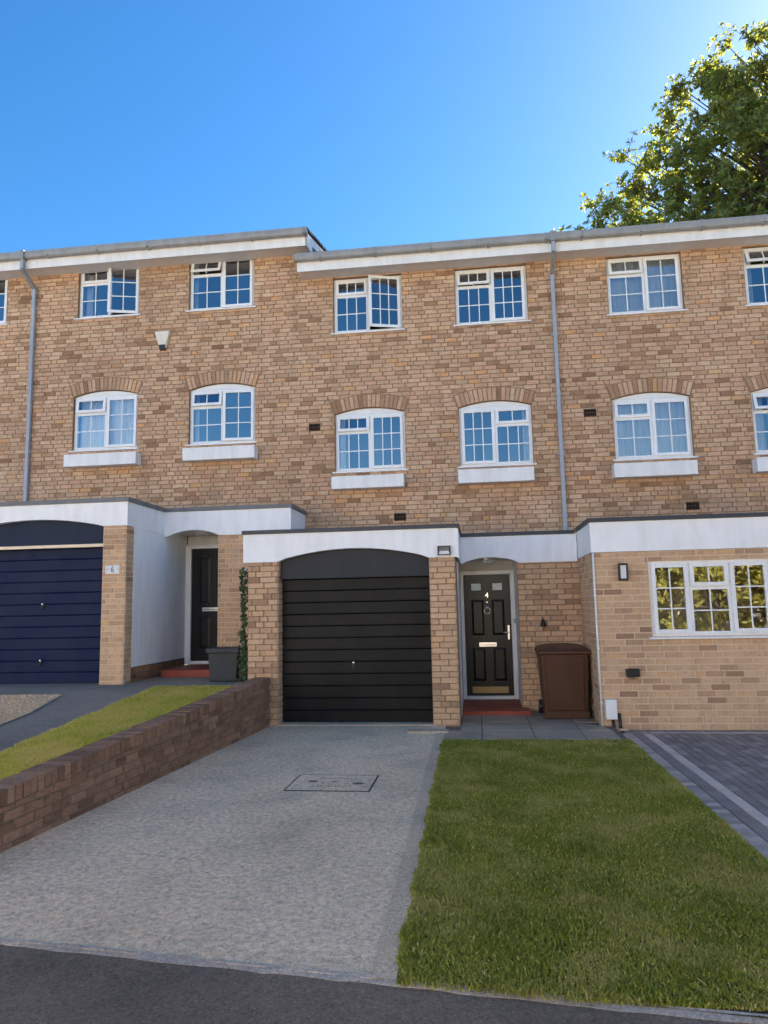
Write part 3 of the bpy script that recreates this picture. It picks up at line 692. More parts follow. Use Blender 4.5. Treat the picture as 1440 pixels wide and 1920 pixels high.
def upper(house, x0, x1, ztop, wins, zoff, seed, zbase, own=False):
    holes = [(a, b, c, d+r_) for (a, b, c, d, r_) in wins]; m = MB(); wall_sheet(m, MP, (x0, x1, zbase, ztop), holes, AR(wins)); wall = part('wall', m, 'mortar_brown', house)
    if own: return wall, make_bricks(MP, [(x0, x1, zbase, ztop)], [w_[:4] for w_ in wins], AR(wins), zoff, seed)
    return wall, [b for b in MAIN if x0 <= sum(p[0] for p in b[1])/len(b[1]) < x1]
def brick_pier(house, name, mortar_m, faces, box, zoff, seed):
    "box of mortar with brick faces; faces: list of (Plane,u0,u1,z0,z1)"
    m = MB(); m.box(*box); w_ = part(name, m, mortar_m, house); bs = []
    for i, (pl, a, b, c, d) in enumerate(faces): bs += make_bricks(pl, [(a, b, c, d)], (), (), zoff, seed+i, headers=.15)
    return w_, bs
FR = lambda y: Plane((0, y, 0), (1, 0, 0), (0, -1, 0))
RT = lambda x: Plane((x, 0, 0), (0, 1, 0), (1, 0, 0))
LF = lambda x: Plane((x, 0, 0), (0, 1, 0), (-1, 0, 0))
LO = dict(rise=.10)

# ---- middle house (number 4)
h4 = thing('terraced_house', (-.8, 5, 0), 'middle buff brick terraced house with black garage door and black front door', 'house', 'terraced houses')
wall4, b4 = upper(h4, -2.99, 1.50, 7.64, W4, .0, 41, 2.0)
window(h4, *W4[0][:4], M, two_light(3, 0, 18), curtain=None)
window(h4, *W4[1][:4], M, two_light(3, 12, 0))
window(h4, *W4[2][:4], M, two_light(3, 5, 0), .10, curtain=[(.02, .12)])
window(h4, *W4[3][:4], M, two_light(3, 0, 0, True, 2), .10, curtain=[(.88, .98)])
window_box(h4, -2.46, -1.20, 3.65, 3.87); window_box(h4, -.27, 1.00, 3.66, 3.895)
air_vent(h4, -2.80, 4.82); air_vent(h4, -1.30, 3.15)
eaves(h4, -3.01, 1.50, 7.61, end_l=True)
interior(h4, -2.99, 1.50, .0, 7.60)
pA, bA = brick_pier(h4, 'garage_pier', 'mortar_brown', [(FR(0), -3.285, -2.84, -.03, 2.29), (RT(-2.84), .0, .21, -.03, 2.29)], (-3.285, -2.84, .001, .6, -.1, 2.29), 0, 51)
pB, bB = brick_pier(h4, 'garage_pier', 'mortar_brown', [(FR(0), -.675, -.305, -.05, 2.29)], (-.675, -.305, .001, .6, -.1, 2.29), 0, 52)
pD, bD = brick_pier(h4, 'porch_wall', 'mortar_brown', [(FR(D), .60, 1.56, -.02, 2.26)], (.60, 1.56, D+.001, D+.10, -.1, 2.26), 0, 53)
lay([(wall4, b4, 'buff_brick'), (pA, bA, 'buff_brick_pale'), (pB, bB, 'buff_brick_pale'), (pD, bD, 'buff_brick_pale')])
part('canopy_beam', band_arch(-3.35, -.275, 2.28, 2.685, -2.845, -.67, 2.295, .15, -.02, .20), 'white_render', h4)
boxes('canopy_side', [(-.275, -.255, -.02, D-.03, 2.265, 2.68), (-3.35, -3.33, .2, 1.3, 2.28, 2.68)], 'white_render', h4)
part('canopy_beam', band_arch(-.254, 1.525, 2.245, 2.67, -.25, .64, 2.255, .09, D-.03, D+.12), 'white_render', h4)
m = MB(); m.box(-3.37, -.235, -.045, .20, 2.686, 2.742); m.box(-.275, -.235, .20, D-.055, 2.686, 2.742); m.box(-.275, 1.50, D-.055, D+.20, 2.672, 2.728); part('canopy_cap', m, 'dark_cap', h4, .004)
boxes('flat_roof', [(-3.33, -.28, .20, 2.29, 2.60, 2.67), (-.25, 1.54, D+.12, 2.29, 2.60, 2.66)], 'lead_cap', h4)
gd4 = garage(h4, -2.845, -.67, .012, 2.035, 2.295, .15, 'black_paint', 'charcoal_panel'); handle(gd4, -1.79, .80)
boxes('garage_frame', [(-2.87, -2.845, .19, .26, 0, 2.04), (-.67, -.66, .19, .26, 0, 2.04)], 'black_paint', h4)
boxes('porch_side', [(.598, .612, D+.10, 2.30, .0, 2.36), (-.325, -.305, .6, 2.30, 0, 2.6)], 'white_render', h4)
m = MB(); m.box(-.305, .60, D+.12, 2.29, 2.345, 2.36); m.box(-.304, .598, 2.285, 2.34, 2.16, 2.345); part('porch_ceiling', m, 'cream_frame', h4)
# back wall of the porch strip beside the frame is the frame itself
def front_door(house, x0, x1, z0, z1, y, mat, frame_mat, fx0, fx1, fz1, style):
    f = MB(); f.box(fx0, x0-.003, y-.05, y+.06, z0-.055, fz1); f.box(x1+.003, fx1, y-.05, y+.06, z0-.055, fz1); f.box(x0-.003, x1+.003, y-.05, y+.06, z1+.003, fz1); f.box(x0-.003, x1+.003, y-.07, y+.06, z0-.055, z0-.003)
    part('door_frame', f, frame_mat, house, .005)
    d = MB(); d.box(x0, x1, y, y+.045, z0, z1); dr = part('front_door', d, mat, house)
    W, H = x1-x0, z1-z0
    pans = [(.13, .45, .11, .40), (.57, .89, .11, .40), (.13, .45, .485, .80), (.57, .89, .485, .80)] if style == 4 else [(.16, .44, .10, .40), (.56, .84, .10, .40), (.16, .44, .50, .93), (.56, .84, .50, .93)]
    if style == 4: pans += [(.12, .42, .852, .945), (.58, .88, .852, .945)]
    # raised stile and rail grid, sunken fields with raised panels
    us = sorted({0, 1} | {p[i] for p in pans for i in (0, 1)}); vs_ = sorted({0, 1} | {p[i] for p in pans for i in (2, 3)})
    g = MB()
    for i in range(len(us)-1):
        for j in range(len(vs_)-1):
            cu, cv = (us[i]+us[i+1])/2, (vs_[j]+vs_[j+1])/2
            if any(p[0] < cu < p[1] and p[2] < cv < p[3] for p in pans): continue
            g.box(x0+us[i]*W, x0+us[i+1]*W, y-.014, y-.0005, z0+vs_[j]*H, z0+vs_[j+1]*H)
    part('stile', g, mat, dr)
    for k, p in enumerate(pans):
        a, b, c, e = x0+p[0]*W, x0+p[1]*W, z0+p[2]*H, z0+p[3]*H; q = MB()
        if k >= 4:
            q.box(a+.012, b-.012, y-.008, y-.001, c+.012, e-.012); part('beading', q, mat, dr, .002)
            q = MB(); q.box(a+.035, b-.035, y-.012, y-.0085, c+.035, e-.035); part('pane', q, 'frosted_glass', dr)
        else:
            q.hexa([(a+.02, y-.003, c+.02), (b-.02, y-.003, c+.02), (b-.02, y-.001, c+.02), (a+.02, y-.001, c+.02), (a+.02, y-.003, e-.02), (b-.02, y-.003, e-.02), (b-.02, y-.001, e-.02), (a+.02, y-.001, e-.02)])
            i_ = .035; q.add([(a+.02, y-.003, c+.02), (b-.02, y-.003, c+.02), (b-.02, y-.003, e-.02), (a+.02, y-.003, e-.02), (a+.02+i_, y-.013, c+.02+i_), (b-.02-i_, y-.013, c+.02+i_), (b-.02-i_, y-.013, e-.02-i_), (a+.02+i_, y-.013, e-.02-i_)], [(0, 1, 5, 4), (1, 2, 6, 5), (2, 3, 7, 6), (3, 0, 4, 7), (4, 5, 6, 7)]); part('door_panel', q, mat, dr)
    return dr
d4 = front_door(h4, -.245, .520, .125, 2.11, 2.25, 'door_black', 'white_upvc', -.303, .597, 2.18, 4)
yD = 2.25-.014
def letter_plate(dr, xc, zc, w_, y):
    q = MB(); q.box(xc-w_/2, xc+w_/2, y-.012, y-.0005, zc-.037, zc+.037); o = part('letter_plate', q, 'chrome', dr, .004); q = MB(); q.box(xc-w_/2+.018, xc+w_/2-.018, y-.0155, y-.0125, zc-.012, zc-.004); part('letter_slot', q, 'dark_gap', dr)
letter_plate(d4, .125, .955, .29, yD)
q = MB(); q.lathe([(0, .02), (.022, .018), (.026, .002), (.026, 0)], (.135, yD, 1.565), 16, 'y')
q.tube([(.135+.052*math.sin(a), yD-.022, 1.51+.052*math.cos(a)) for a in np.linspace(0, 2*math.pi, 22)], .0075, 8, cap=False); part('knocker', q, 'chrome', d4, smooth=True)
q = MB(); q.lathe([(0, .006), (.011, .005), (.013, 0)], (.135, yD, 1.65), 12, 'y'); part('spy_hole', q, 'chrome', d4)
q = MB(); q.box(.455, .492, yD-.012, yD-.0005, 1.03, 1.27); part('handle_plate', q, 'chrome', d4, .004); q = MB(); q.tube([(.474, yD-.012, 1.15), (.474, yD-.045, 1.15), (.455, yD-.05, 1.15), (.365, yD-.05, 1.148)], .0085, 8); part('handle', q, 'chrome', d4, smooth=True)
q = MB(); q.box(-.155, .435, yD-.006, yD-.0005, .165, .27); part('kick_plate', q, 'brass', d4, .002)
def text(body, size, loc, mat, parent, name, ext=.003, sx=1):
    c = bpy.data.curves.new(name, 'FONT'); c.body = body; c.size = size; c.extrude = ext; c.align_x = 'CENTER'; c.align_y = 'CENTER'
    o = bpy.data.objects.new(name, c); col.objects.link(o); bpy.context.view_layer.update()
    m = bpy.data.meshes.new_from_object(o.evaluated_get(bpy.context.evaluated_depsgraph_get())); bpy.data.objects.remove(o); bpy.data.curves.remove(c)
    m.transform(Matrix.Translation(loc) @ Matrix.Rotation(R(90), 4, 'X') @ Matrix.Diagonal((sx, 1, 1, 1))); m.materials.clear(); m.materials.append(MATS[mat])
    o = bpy.data.objects.new(name, m); link(o, parent); return o
text('4', .125, (.135, yD-.0045, 1.765), 'chrome', d4, 'door_number', .003)
q = MB(); q.box(-.30, .69, .90, 2.20, -.01, .062); part('doorstep', q, 'red_tile', h4, .008); q = MB(); q.box(-.303, .597, 1.28, 2.24, .0635, .069); part('doorstep_tile', q, 'red_tile', h4)

# ---- right-hand house
hR = thing('terraced_house', (4, 5, 0), 'right-hand buff brick house with a white ground-floor window in place of a garage', 'house', 'terraced houses')
XR = 6.45
wallR, bR = upper(hR, 1.50, XR, 7.64, WR, .0, 61, 2.0)
window(hR, *WR[0][:4], M, two_light(2, 7, 0), curtain=[(.03, .97)]); window(hR, *WR[1][:4], M, two_light(2, 22, 0), curtain=[(.03, .14)])
window(hR, *WR[2][:4], M, two_light(2, 0, 0), .10, curtain=[(.03, .97)]); window(hR, *WR[3][:4], M, two_light(2, 16, 0), .10, curtain=[(.03, .2), (.24, .3), (.36, .5)])
window_box(hR, 2.30, 3.62, 3.65, 3.885); window_box(hR, 4.54, 5.86, 3.65, 3.885)
air_vent(hR, 2.0, 4.825); air_vent(hR, 3.56, 3.16)
eaves(hR, 1.50, XR, 7.61); interior(hR, 1.50, XR, .0, 7.60)
WF = (2.275, 3.83, 1.145, 2.145)
m = MB(); wall_sheet(m, FR(0), (1.55, XR, -.12, 2.28), [WF]); fwR = part('front_wall', m, 'mortar_pale', hR)
bF = make_bricks(FR(0), [(1.55, XR, -.06, 2.28)], [WF], (), -.062, 71, .013, .05, .084, .246)
m = MB(); wall_sheet(m, LF(1.55), (0.001, D, -.1, 2.28), [], depth=.2); swR = part('side_wall', m, 'mortar_pale', hR)
bS = make_bricks(LF(1.55), [(.0, D-.01, -.02, 2.28)], (), (), -.062, 72, .013, .09, .084, .246)
lay([(wallR, bR, 'buff_brick'), (fwR, bF, 'buff_brick_pale'), (swR, bS, 'buff_brick_pale')])
window(hR, *WF, F, [(0, .335, 0, 1, 'side_l', 2, 3, 0), (.335, .665, 0, .64, 'fix', 2, 2, 0), (.335, .665, .64, 1, 'top', 2, 1, 0), (.665, 1, 0, 1, 'side_r', 2, 3, 0)], sill_y=.05, dep=.03)
m = MB(); m.box(1.535, XR, -.02, .2, 2.285, 2.695); part('canopy_beam', m, 'white_render', hR); m = MB(); m.box(1.535, 1.555, .2, D-.03, 2.285, 2.69); part('canopy_side', m, 'white_render', hR)
m = MB(); m.box(1.505, XR, -.045, .2, 2.696, 2.752); m.box(1.505, 1.56, .2, D-.055, 2.696, 2.752); part('canopy_cap', m, 'dark_cap', hR, .004)
m = MB(); m.box(1.57, XR, .2, 2.29, 2.60, 2.67); part('flat_roof', m, 'lead_cap', hR)
m = MB(); m.box(1.6, XR, .28, 2.5, -.05, 0); m.box(1.62, XR, 1.9, 1.95, 0, 2.59); m.box(1.6, 1.63, .26, 1.9, 0, 2.58); part('inner_wall', m, 'pale_room', hR)

for x0_, lab in ((6.45, 'unseen brick terraced house added right of view to shade the foreground'), (11.4, 'unseen brick terraced house added at the far right end for its shadow')):
    hN = thing('terraced_house', (x0_+2.4, 5, 0), lab, 'house', 'terraced houses')  # unseen houses added so the row's shadow covers the foreground
    WN = [(x0_+.95, x0_+2.2, 6.545, 7.585, 0), (x0_+3.2, x0_+4.4, 6.545, 7.585, 0), (x0_+.9, x0_+2.15, 3.995, 5.035, 0), (x0_+3.15, x0_+4.4, 3.995, 5.035, 0)]
    wN, bN = upper(hN, x0_, x0_+4.95, 7.64, WN, .0, int(x0_), 2.0, True); lay([(wN, bN, 'buff_brick')], 0)
    for w_ in WN: window(hN, *w_[:4], M, two_light(2))
    eaves(hN, x0_, x0_+4.95, 7.61); interior(hN, x0_, x0_+4.95, 0, 7.6)
    m = MB(); m.box(x0_, x0_+4.95, .01, 2.2, -.1, 2.28); part('front_wall', m, 'buff_brick_pale', hN); m = MB(); m.box(x0_, x0_+4.95, -.02, 2.28, 2.285, 2.70); part('canopy_beam', m, 'white_render', hN)
# ---- left-hand house, one step up the hill
hL = thing('terraced_house', (-5.6, 5, LZ-.05), 'left-hand higher brick house with navy garage door and recessed slate door', 'house', 'terraced houses')
XL0, XL1 = -8.20, -2.99
wallL, bL = upper(hL, XL0, XL1, 8.26, WL, LZ, 81, 2.6)
window(hL, *WL[0][:4], M, two_light(2, 0, 15), curtain=[(.04, .14), (.86, .97)]); window(hL, *WL[1][:4], M, two_light(2, 21, 0), curtain=[(.03, .08)])
window(hL, *WL[2][:4], M, two_light(2, 6, 0), .10, curtain=[(.03, .97)]); window(hL, *WL[3][:4], M, two_light(2, 8, 4), .10, curtain=[(.03, .10)])
window_box(hL, -7.44, -6.05, 4.265, 4.49); window_box(hL, -5.17, -3.84, 4.275, 4.505)
roofL, zt, y_ = eaves(hL, XL0, -2.83, 8.10, end_r=True); interior(hL, XL0, XL1, .55, 8.22)
pA, bA = brick_pier(hL, 'garage_pier', 'mortar_pale', [(FR(0), -5.51, -5.15, .56, 2.90), (RT(-5.15), 0, .235, .56, 2.90)], (-5.51, -5.151, .001, .235, .45, 2.90), LZ, 91)
pB, bB = brick_pier(hL, 'garage_pier', 'mortar_pale', [(FR(0), -8.15, -7.72, .56, 2.90)], (-8.15, -7.72, .001, .6, .45, 2.90), LZ, 92)
pD, bD = brick_pier(hL, 'porch_wall', 'mortar_pale', [(FR(D), -4.215, -2.99, .55, 2.85)], (-4.215, -2.99, D+.001, D+.10, .4, 2.85), LZ, 93)
pP, bP = brick_pier(hL, 'plinth', 'mortar_grey', [(RT(-5.15), .24, 2.2, .5, .80)], (-5.35, -5.151, .236, 2.25, .4, .80), LZ, 94)
# gable wall of the higher house above the lower roof
m = MB(); m.add([(XL1, M, 7.5), (XL1, 6.5, 7.5), (XL1, 6.5, 9.42), (XL1, M, 8.30)], [(0, 1, 2, 3)]); gwL = part('gable_wall', m, 'mortar_brown', hL)
bG = [b for b in make_bricks(RT(XL1), [(M, 6.4, 7.6, 9.4)], (), (), LZ, 95) if max(p[1]-(8.29+RS*(p[0]-M)) for p in b[1]) < 0]
lay([(wallL, bL, 'buff_brick'), (pA, bA, 'buff_brick_pale'), (pB, bB, 'buff_brick_pale'), (pD, bD, 'buff_brick_pale'), (pP, bP, 'purple_brown_brick'), (gwL, bG, 'buff_brick')])
m = MB(); xa, xb = -2.85, -2.828
m.prism([(EY-.0, 8.075), (M+.05, 8.115), (M+.05, 8.115+.16), (6.5, 8.115+.10+RS*(6.5-M)), (6.5, zt+RS*(6.5-y_)-.035), (EY-.0, zt-.035)], lambda p: (xb, p[0], p[1]), lambda p: (xa, p[0], p[1])); part('barge_board', m, 'white_board', hL)
m = MB(); m.prism([(M+.05, 8.24), (6.5, 8.19+RS*(6.5-M)), (6.5, 8.20+RS*(6.5-M)), (M+.05, 8.25)], lambda p: (XL1+.01, p[0], p[1]), lambda p: (xa, p[0], p[1])); part('verge_soffit', m, 'soffit_board', hL)
for i in range(16):
    ya = y_+.0+i*.30; za = zt+RS*(ya-y_); m = MB()
    m.hexa([(-2.99, ya, za-.012), (-2.80, ya, za-.012), (-2.80, ya+.31, za+RS*.31-.03), (-2.99, ya+.31, za+RS*.31-.03), (-2.99, ya, za+.036), (-2.80, ya, za+.036), (-2.80, ya+.31, za+RS*.31+.012), (-2.99, ya+.31, za+RS*.31+.012)])
    part('roof_tile', m, 'roof_tile', roofL)
part('canopy_beam', band_arch(-8.15, -5.13, 2.89, 3.245, -7.72, -5.515, 2.895, .125, -.02, .20), 'white_render', hL)
m = MB(); m.box(-5.155, -5.13, .2, D-.03, 2.87, 3.245); part('canopy_side', m, 'white_render', hL); m = MB(); m.box(-3.01, -2.985, D+.12, 2.29, 2.84, 3.245); part('canopy_side', m, 'white_render', hL)
part('canopy_beam', band_arch(-5.129, -2.985, 2.835, 3.245, -5.08, -4.20, 2.84, .095, D-.03, D+.12), 'white_render', hL)
m = MB(); m.box(-8.17, -5.105, -.045, .2, 3.246, 3.31); m.box(-5.155, -5.105, .2, D-.055, 3.246, 3.31); m.box(-5.155, -2.955, D-.055, D+.2, 3.246, 3.31); m.box(-3.01, -2.955, D+.2, 2.285, 3.246, 3.31); part('canopy_cap', m, 'lead_cap', hL, .004)
boxes('flat_roof', [(-8.13, -5.16, .2, 2.29, 3.18, 3.24), (-5.15, -3.02, D+.12, 2.29, 3.18, 3.24)], 'lead_cap', hL)
gdL = garage(hL, -7.72, -5.515, .575, 2.60, 2.895, .125, 'navy_paint', 'slate_panel', 'tan_trim'); handle(gdL, -6.55, .88); handle(gdL, -6.55, 1.72)
m = MB(); m.box(-5.17, -5.135, .236, 2.25, .80, 2.94); part('porch_side', m, 'white_render', hL)
m = MB(); m.box(-5.135, -4.0, D+.12, 2.29, 2.935, 2.95); m.box(-4.1, -4.08, D+.1, 2.29, .55, 2.93); m.box(-5.134, -4.11, 2.285, 2.33, 2.74, 2.93); part('porch_ceiling', m, 'cream_frame', hL)
dL = front_door(hL, -5.03, -4.22, .745, 2.70, 2.25, 'slate_paint', 'white_upvc', -5.133, -4.12, 2.765, 6); letter_plate(dL, -4.63, 1.63, .40, 2.236)
q = MB(); q.box(-5.03, -4.15, 1.02, 2.2, .56, .69); part('doorstep', q, 'red_tile', hL, .008)

# ---- far-left house, only its edge shows
hK = thing('terraced_house', (-11, 5, LZ-.05), 'sliver of brick house at the left edge beyond the grey downpipe', 'house', 'terraced houses')
wallK, bK = upper(hK, -13.2, XL0, 8.26, WK, LZ, 101, 2.6); lay([(wallK, bK, 'buff_brick')], 60)
window(hK, *WK[0][:4], M, two_light(2, 0, 0)); eaves(hK, -13.2, XL0, 8.10); interior(hK, -13.2, XL0, .55, 8.22)
m = MB(); m.box(-13, -8.16, 0, 2.29, .4, 3.2); part('garage_block', m, 'white_render', hK)

# ================================================================== things fixed to or standing by the houses
def downpipe(x, ztop, zbot, label):
    o = thing('downpipe', (x, 2.22, zbot), label, 'downpipe', 'downpipes'); h = .033
    q = MB(); q.box(x-.055, x+.055, EY-.134, EY-.002, ztop+.115, ztop+.285); part('gutter_outlet', q, 'gutter_grey', o, .006)
    q = MB(); ya = EY-.07; q.box(x-h, x+h, ya-h, ya+h, ztop-.06, ztop+.12); part('outlet_pipe', q, 'pipe_grey', o, .006)
    yb = 2.235; q = MB(); q.hexa([(x-h, yb-h, ztop-.30), (x+h, yb-h, ztop-.30), (x+h, yb+h, ztop-.26), (x-h, yb+h, ztop-.26), (x-h, ya-h, ztop-.10), (x+h, ya-h, ztop-.10), (x+h, ya+h, ztop-.04), (x-h, ya+h, ztop-.04)]); part('swan_neck', q, 'gutter_grey', o, .005)
    q = MB(); q.box(x-h, x+h, yb-h, yb+h, zbot, ztop-.27); part('pipe', q, 'pipe_grey', o, .008)
    z = ztop-.34
    while z > zbot+.3:
        q = MB(); q.box(x-h-.006, x+h+.006, yb-h-.006, yb+h+.004, z-.03, z+.03); q.box(x-h-.028, x+h+.028, yb+h-.006, yb+h+.014, z-.012, z+.012); part('pipe_clip', q, 'pipe_grey', o, .003); z -= 1.05
downpipe(1.48, 7.61, 2.66, 'tall grey downpipe between the middle house and the right-hand house')
downpipe(-8.27, 8.10, 3.24, 'tall grey downpipe near the left edge of the photo')
# burglar alarm
o = thing('alarm_box', (-5.66, 2.28, 6.45), 'cream wedge-shaped burglar alarm box on the left-hand house wall', 'alarm box')
q = MB(); x, z = -5.66, 6.47
q.hexa([(x-.06, 2.215, z), (x+.06, 2.215, z), (x+.06, 2.288, z), (x-.06, 2.288, z), (x-.145, 2.19, z+.31), (x+.145, 2.19, z+.31), (x+.145, 2.288, z+.31), (x-.145, 2.288, z+.31)]); part('casing', q, 'alarm_cream', o, .01)
q = MB(); q.hexa([(x-.05, 2.21, z-.04), (x+.05, 2.21, z-.04), (x+.05, 2.285, z-.04), (x-.05, 2.285, z-.04), (x-.066, 2.205, z+.055), (x+.066, 2.205, z+.055), (x+.066, 2.2145, z+.055), (x-.066, 2.2145, z+.055)]); part('strobe', q, 'black_plastic', o, .004)
# wall lantern
o = thing('wall_lantern', (1.935, -.01, 1.90), 'black rectangular wall lantern on the right-hand house beside its window', 'lantern')
q = MB(); x = 1.935; q.box(x-.058, x+.058, -.022, -.006, 1.895, 2.125); q.box(x-.058, x+.058, -.09, -.022, 2.10, 2.125); q.box(x-.058, x+.058, -.09, -.022, 1.895, 1.92)
q.box(x-.058, x-.04, -.09, -.022, 1.92, 2.10); q.box(x+.04, x+.058, -.09, -.022, 1.92, 2.10); part('frame', q, 'black_plastic', o, .003)
q = MB(); q.box(x-.039, x+.039, -.08, -.03, 1.921, 2.099); part('diffuser', q, 'lamp_diffuser', o, .004)
# black outdoor socket with two cable glands
o = thing('socket_box', (1.98, -.01, .60), 'black weatherproof socket box with two glands on the right-hand house wall', 'socket')
q = MB(); q.box(1.893, 2.067, -.085, -.008, .625, .735); part('casing', q, 'black_plastic', o, .02, seg=4)
for xx in (1.95, 2.015): q = MB(); q.tube([(xx, -.045, .628), (xx, -.045, .592)], .017, 10); part('gland', q, 'brass', o)
# white meter box with pipes
o = thing('meter_box', (1.675, -.02, -.05), 'small white utility box low on the corner with black pipes below', 'utility box')
q = MB(); q.box(1.60, 1.745, -.10, -.008, .085, .34); part('casing', q, 'white_upvc', o, .012, seg=3)
for xx, zt_ in ((1.69, .084), (1.775, .16)): q = MB(); q.tube([(xx, -.05, zt_), (xx+.006, -.05, 0), (xx+.012, -.06, -.06)], .022, 10); part('pipe', q, 'black_plastic', o, smooth=True)
q = MB(); q.box(1.60, 1.86, -.09, -.01, -.06, -.03); part('base', q, 'smooth_concrete', o, .006)
# conduit up the corner
o = thing('conduit', (1.557, -.018, 0), 'thin white conduit running up the corner above the brown bin', 'conduit')
q = MB(); q.tube([(1.557, -.022, -.005), (1.556, -.022, 1.2), (1.557, -.022, 2.28)], .0125, 10); part('tube', q, 'white_upvc', o, smooth=True)
for z in (.3, 1.0, 1.7): q = MB(); q.box(1.54, 1.574, -.037, -.009, z-.012, z+.012); part('clip', q, 'white_upvc', o, .003)
# small dark lamp on the porch wall
o = thing('porch_sensor', (.96, D-.01, 1.27), 'small dark teardrop sensor on the brick wall between front door and bin', 'sensor')
q = MB(); q.lathe([(0, .125), (.012, .12), (.026, .09), (.042, .045), (.046, .02), (.040, .004), (0, 0)], (.96, D-.055, 1.262), 16); part('casing', q, 'black_plastic', o, smooth=True)
q = MB(); q.box(.945, .975, D-.05, D-.006, 1.29, 1.33); part('bracket', q, 'black_plastic', o)
# door bell
o = thing('door_bell', (.585, 2.17, 1.33), 'tiny grey bell push on the white frame right of the black door', 'door bell')
q = MB(); q.box(.562, .592, 2.182, 2.1995, 1.30, 1.37); part('casing', q, 'gutter_grey', o, .004); q = MB(); q.lathe([(0, .006), (.008, .004), (.009, 0)], (.577, 2.182, 1.33), 10, 'y'); part('button', q, 'plate_white', o)
# bulkhead lamp over the garage pier
o = thing('security_light', (-.45, -.03, 2.30), 'small black-framed floodlight at the right end of the garage beam', 'light')
q = MB(); a, b, c, d = -.545, -.362, 2.305, 2.435; y0 = -.062
q.box(a, b, y0+.01, -.021, c, d); q.box(a, a+.014, y0-.006, y0+.0095, c, d); q.box(b-.014, b, y0-.006, y0+.0095, c, d); q.box(a+.014, b-.014, y0-.006, y0+.0095, d-.014, d); q.box(a+.014, b-.014, y0-.006, y0+.0095, c, c+.012); part('frame', q, 'black_plastic', o)
q = MB(); q.hexa([(a+.016, y0-.002, c+.013), (b-.016, y0-.002, c+.013), (b-.016, y0+.009, c+.013), (a+.016, y0+.009, c+.013), (a+.03, y0+.006, c+.06), (b-.03, y0+.006, c+.06), (b-.03, y0+.009, c+.06), (a+.03, y0+.009, c+.06)]); part('reflector', q, 'plate_white', o)
for i in range(9): q = MB(); xx = a+.03+i*.0146; q.box(xx, xx+.007, y0+.002, y0+.0095, c+.064, d-.018); part('fin', q, 'gutter_grey', o)
# oval porch lamp
o = thing('porch_lamp', (.15, 1.80, 2.26), 'white round flush ceiling lamp inside the porch of the black front door', 'lamp')
q = MB(); q.lathe([(0, -.085), (.08, -.078), (.135, -.05), (.155, -.015)], (.15, 1.80, 2.343), 28); part('bowl', q, 'lamp_glass', o, smooth=True)
q = MB(); q.lathe([(.155, -.016), (.172, -.014), (.172, 0), (0, 0)], (.15, 1.80, 2.3445), 28); part('rim', q, 'chrome', o)
o = thing('porch_lamp', (-4.62, 1.75, 2.86), 'white round ceiling lamp inside the porch of the slate front door', 'lamp')
q = MB(); q.lathe([(0, -.06), (.10, -.05), (.15, -.012), (.16, 0), (0, 0)], (-4.62, 1.72, 2.934), 24); part('bowl', q, 'lamp_glass', o, smooth=True)
# house number plate
o = thing('number_plate', (-5.34, -.01, 2.18), 'white house number plate on the pier of the left-hand garage', 'number plate')
q = MB(); q.box(-5.452, -5.232, -.022, -.009, 2.175, 2.30); part('plate', q, 'plate_white', o, .003)
text('6', .13, (-5.342, -.0235, 2.237), 'slate_paint', o, 'number', .001, .8)
for xx, s in ((-5.425, 1), (-5.258, -1)):
    q = MB(); q.lathe([(0, .003), (.009, .003), (.010, 0)], (xx, -.0225, 2.24), 10, 'y'); q.lathe([(0, .002), (.006, .002), (.006, 0)], (xx+.008*s, -.0225, 2.258), 8, 'y'); q.lathe([(0, .002), (.005, .002), (.005, 0)], (xx-.004*s, -.0225, 2.221), 8, 'y'); part('motif', q, 'pipe_grey', o)

# ---- brown wheeled bin
o = thing('wheeled_bin', (1.17, .85, 0), 'brown wheeled bin standing by the porch wall next to the white conduit', 'bin')
q = MB(); q.hexa([(.865, .545, .03), (1.475, .545, .03), (1.455, 1.14, .03), (.885, 1.14, .03), (.835, .50, .90), (1.505, .50, .90), (1.505, 1.22, .90), (.835, 1.22, .90)]); part('body', q, 'bin_brown', o, .03, seg=4)
q = MB(); q.box(.858, 1.482, .535, .56, .002, .10); q.box(.885, 1.46, .7, 1.1, .002, .06); part('base_rim', q, 'bin_brown', o, .01)
q = MB(); q.hexa([(.93, .512, .12), (1.41, .512, .12), (1.41, .53, .12), (.93, .53, .12), (.905, .483, .86), (1.435, .483, .86), (1.435, .51, .86), (.905, .51, .86)]); part('front_panel', q, 'bin_brown', o, .012, seg=3)
q = MB(); q.box(.805, 1.535, .465, 1.24, .895, .945); part('rim', q, 'bin_brown', o, .012, seg=3)
n = 10; q = MB()
for i in range(n):
    a0, a1 = i/n, (i+1)/n; za, zb = .95+.055*math.sin(math.pi*a0)**.5, .95+.055*math.sin(math.pi*a1)**.5; xa, xb = .815+.71*a0, .815+.71*a1
    q.add([(xa, .455, .95), (xb, .455, .95), (xb, .475, zb-.012), (xa, .475, za-.012), (xb, 1.2, zb+.015), (xa, 1.2, za+.015), (xb, 1.25, .95), (xa, 1.25, .95)], [(0, 1, 2, 3), (3, 2, 4, 5), (5, 4, 6, 7)])
part('lid', q, 'bin_brown', o)
q = MB(); q.tube([(.90, 1.26, .975), (1.44, 1.26, .975)], .016, 10); part('handle', q, 'bin_brown', o)
for xx in (.855, 1.485): q = MB(); q.tube([(xx-.022, 1.13, .10), (xx+.022, 1.13, .10)], .099, 20); part('wheel', q, 'black_plastic', o)
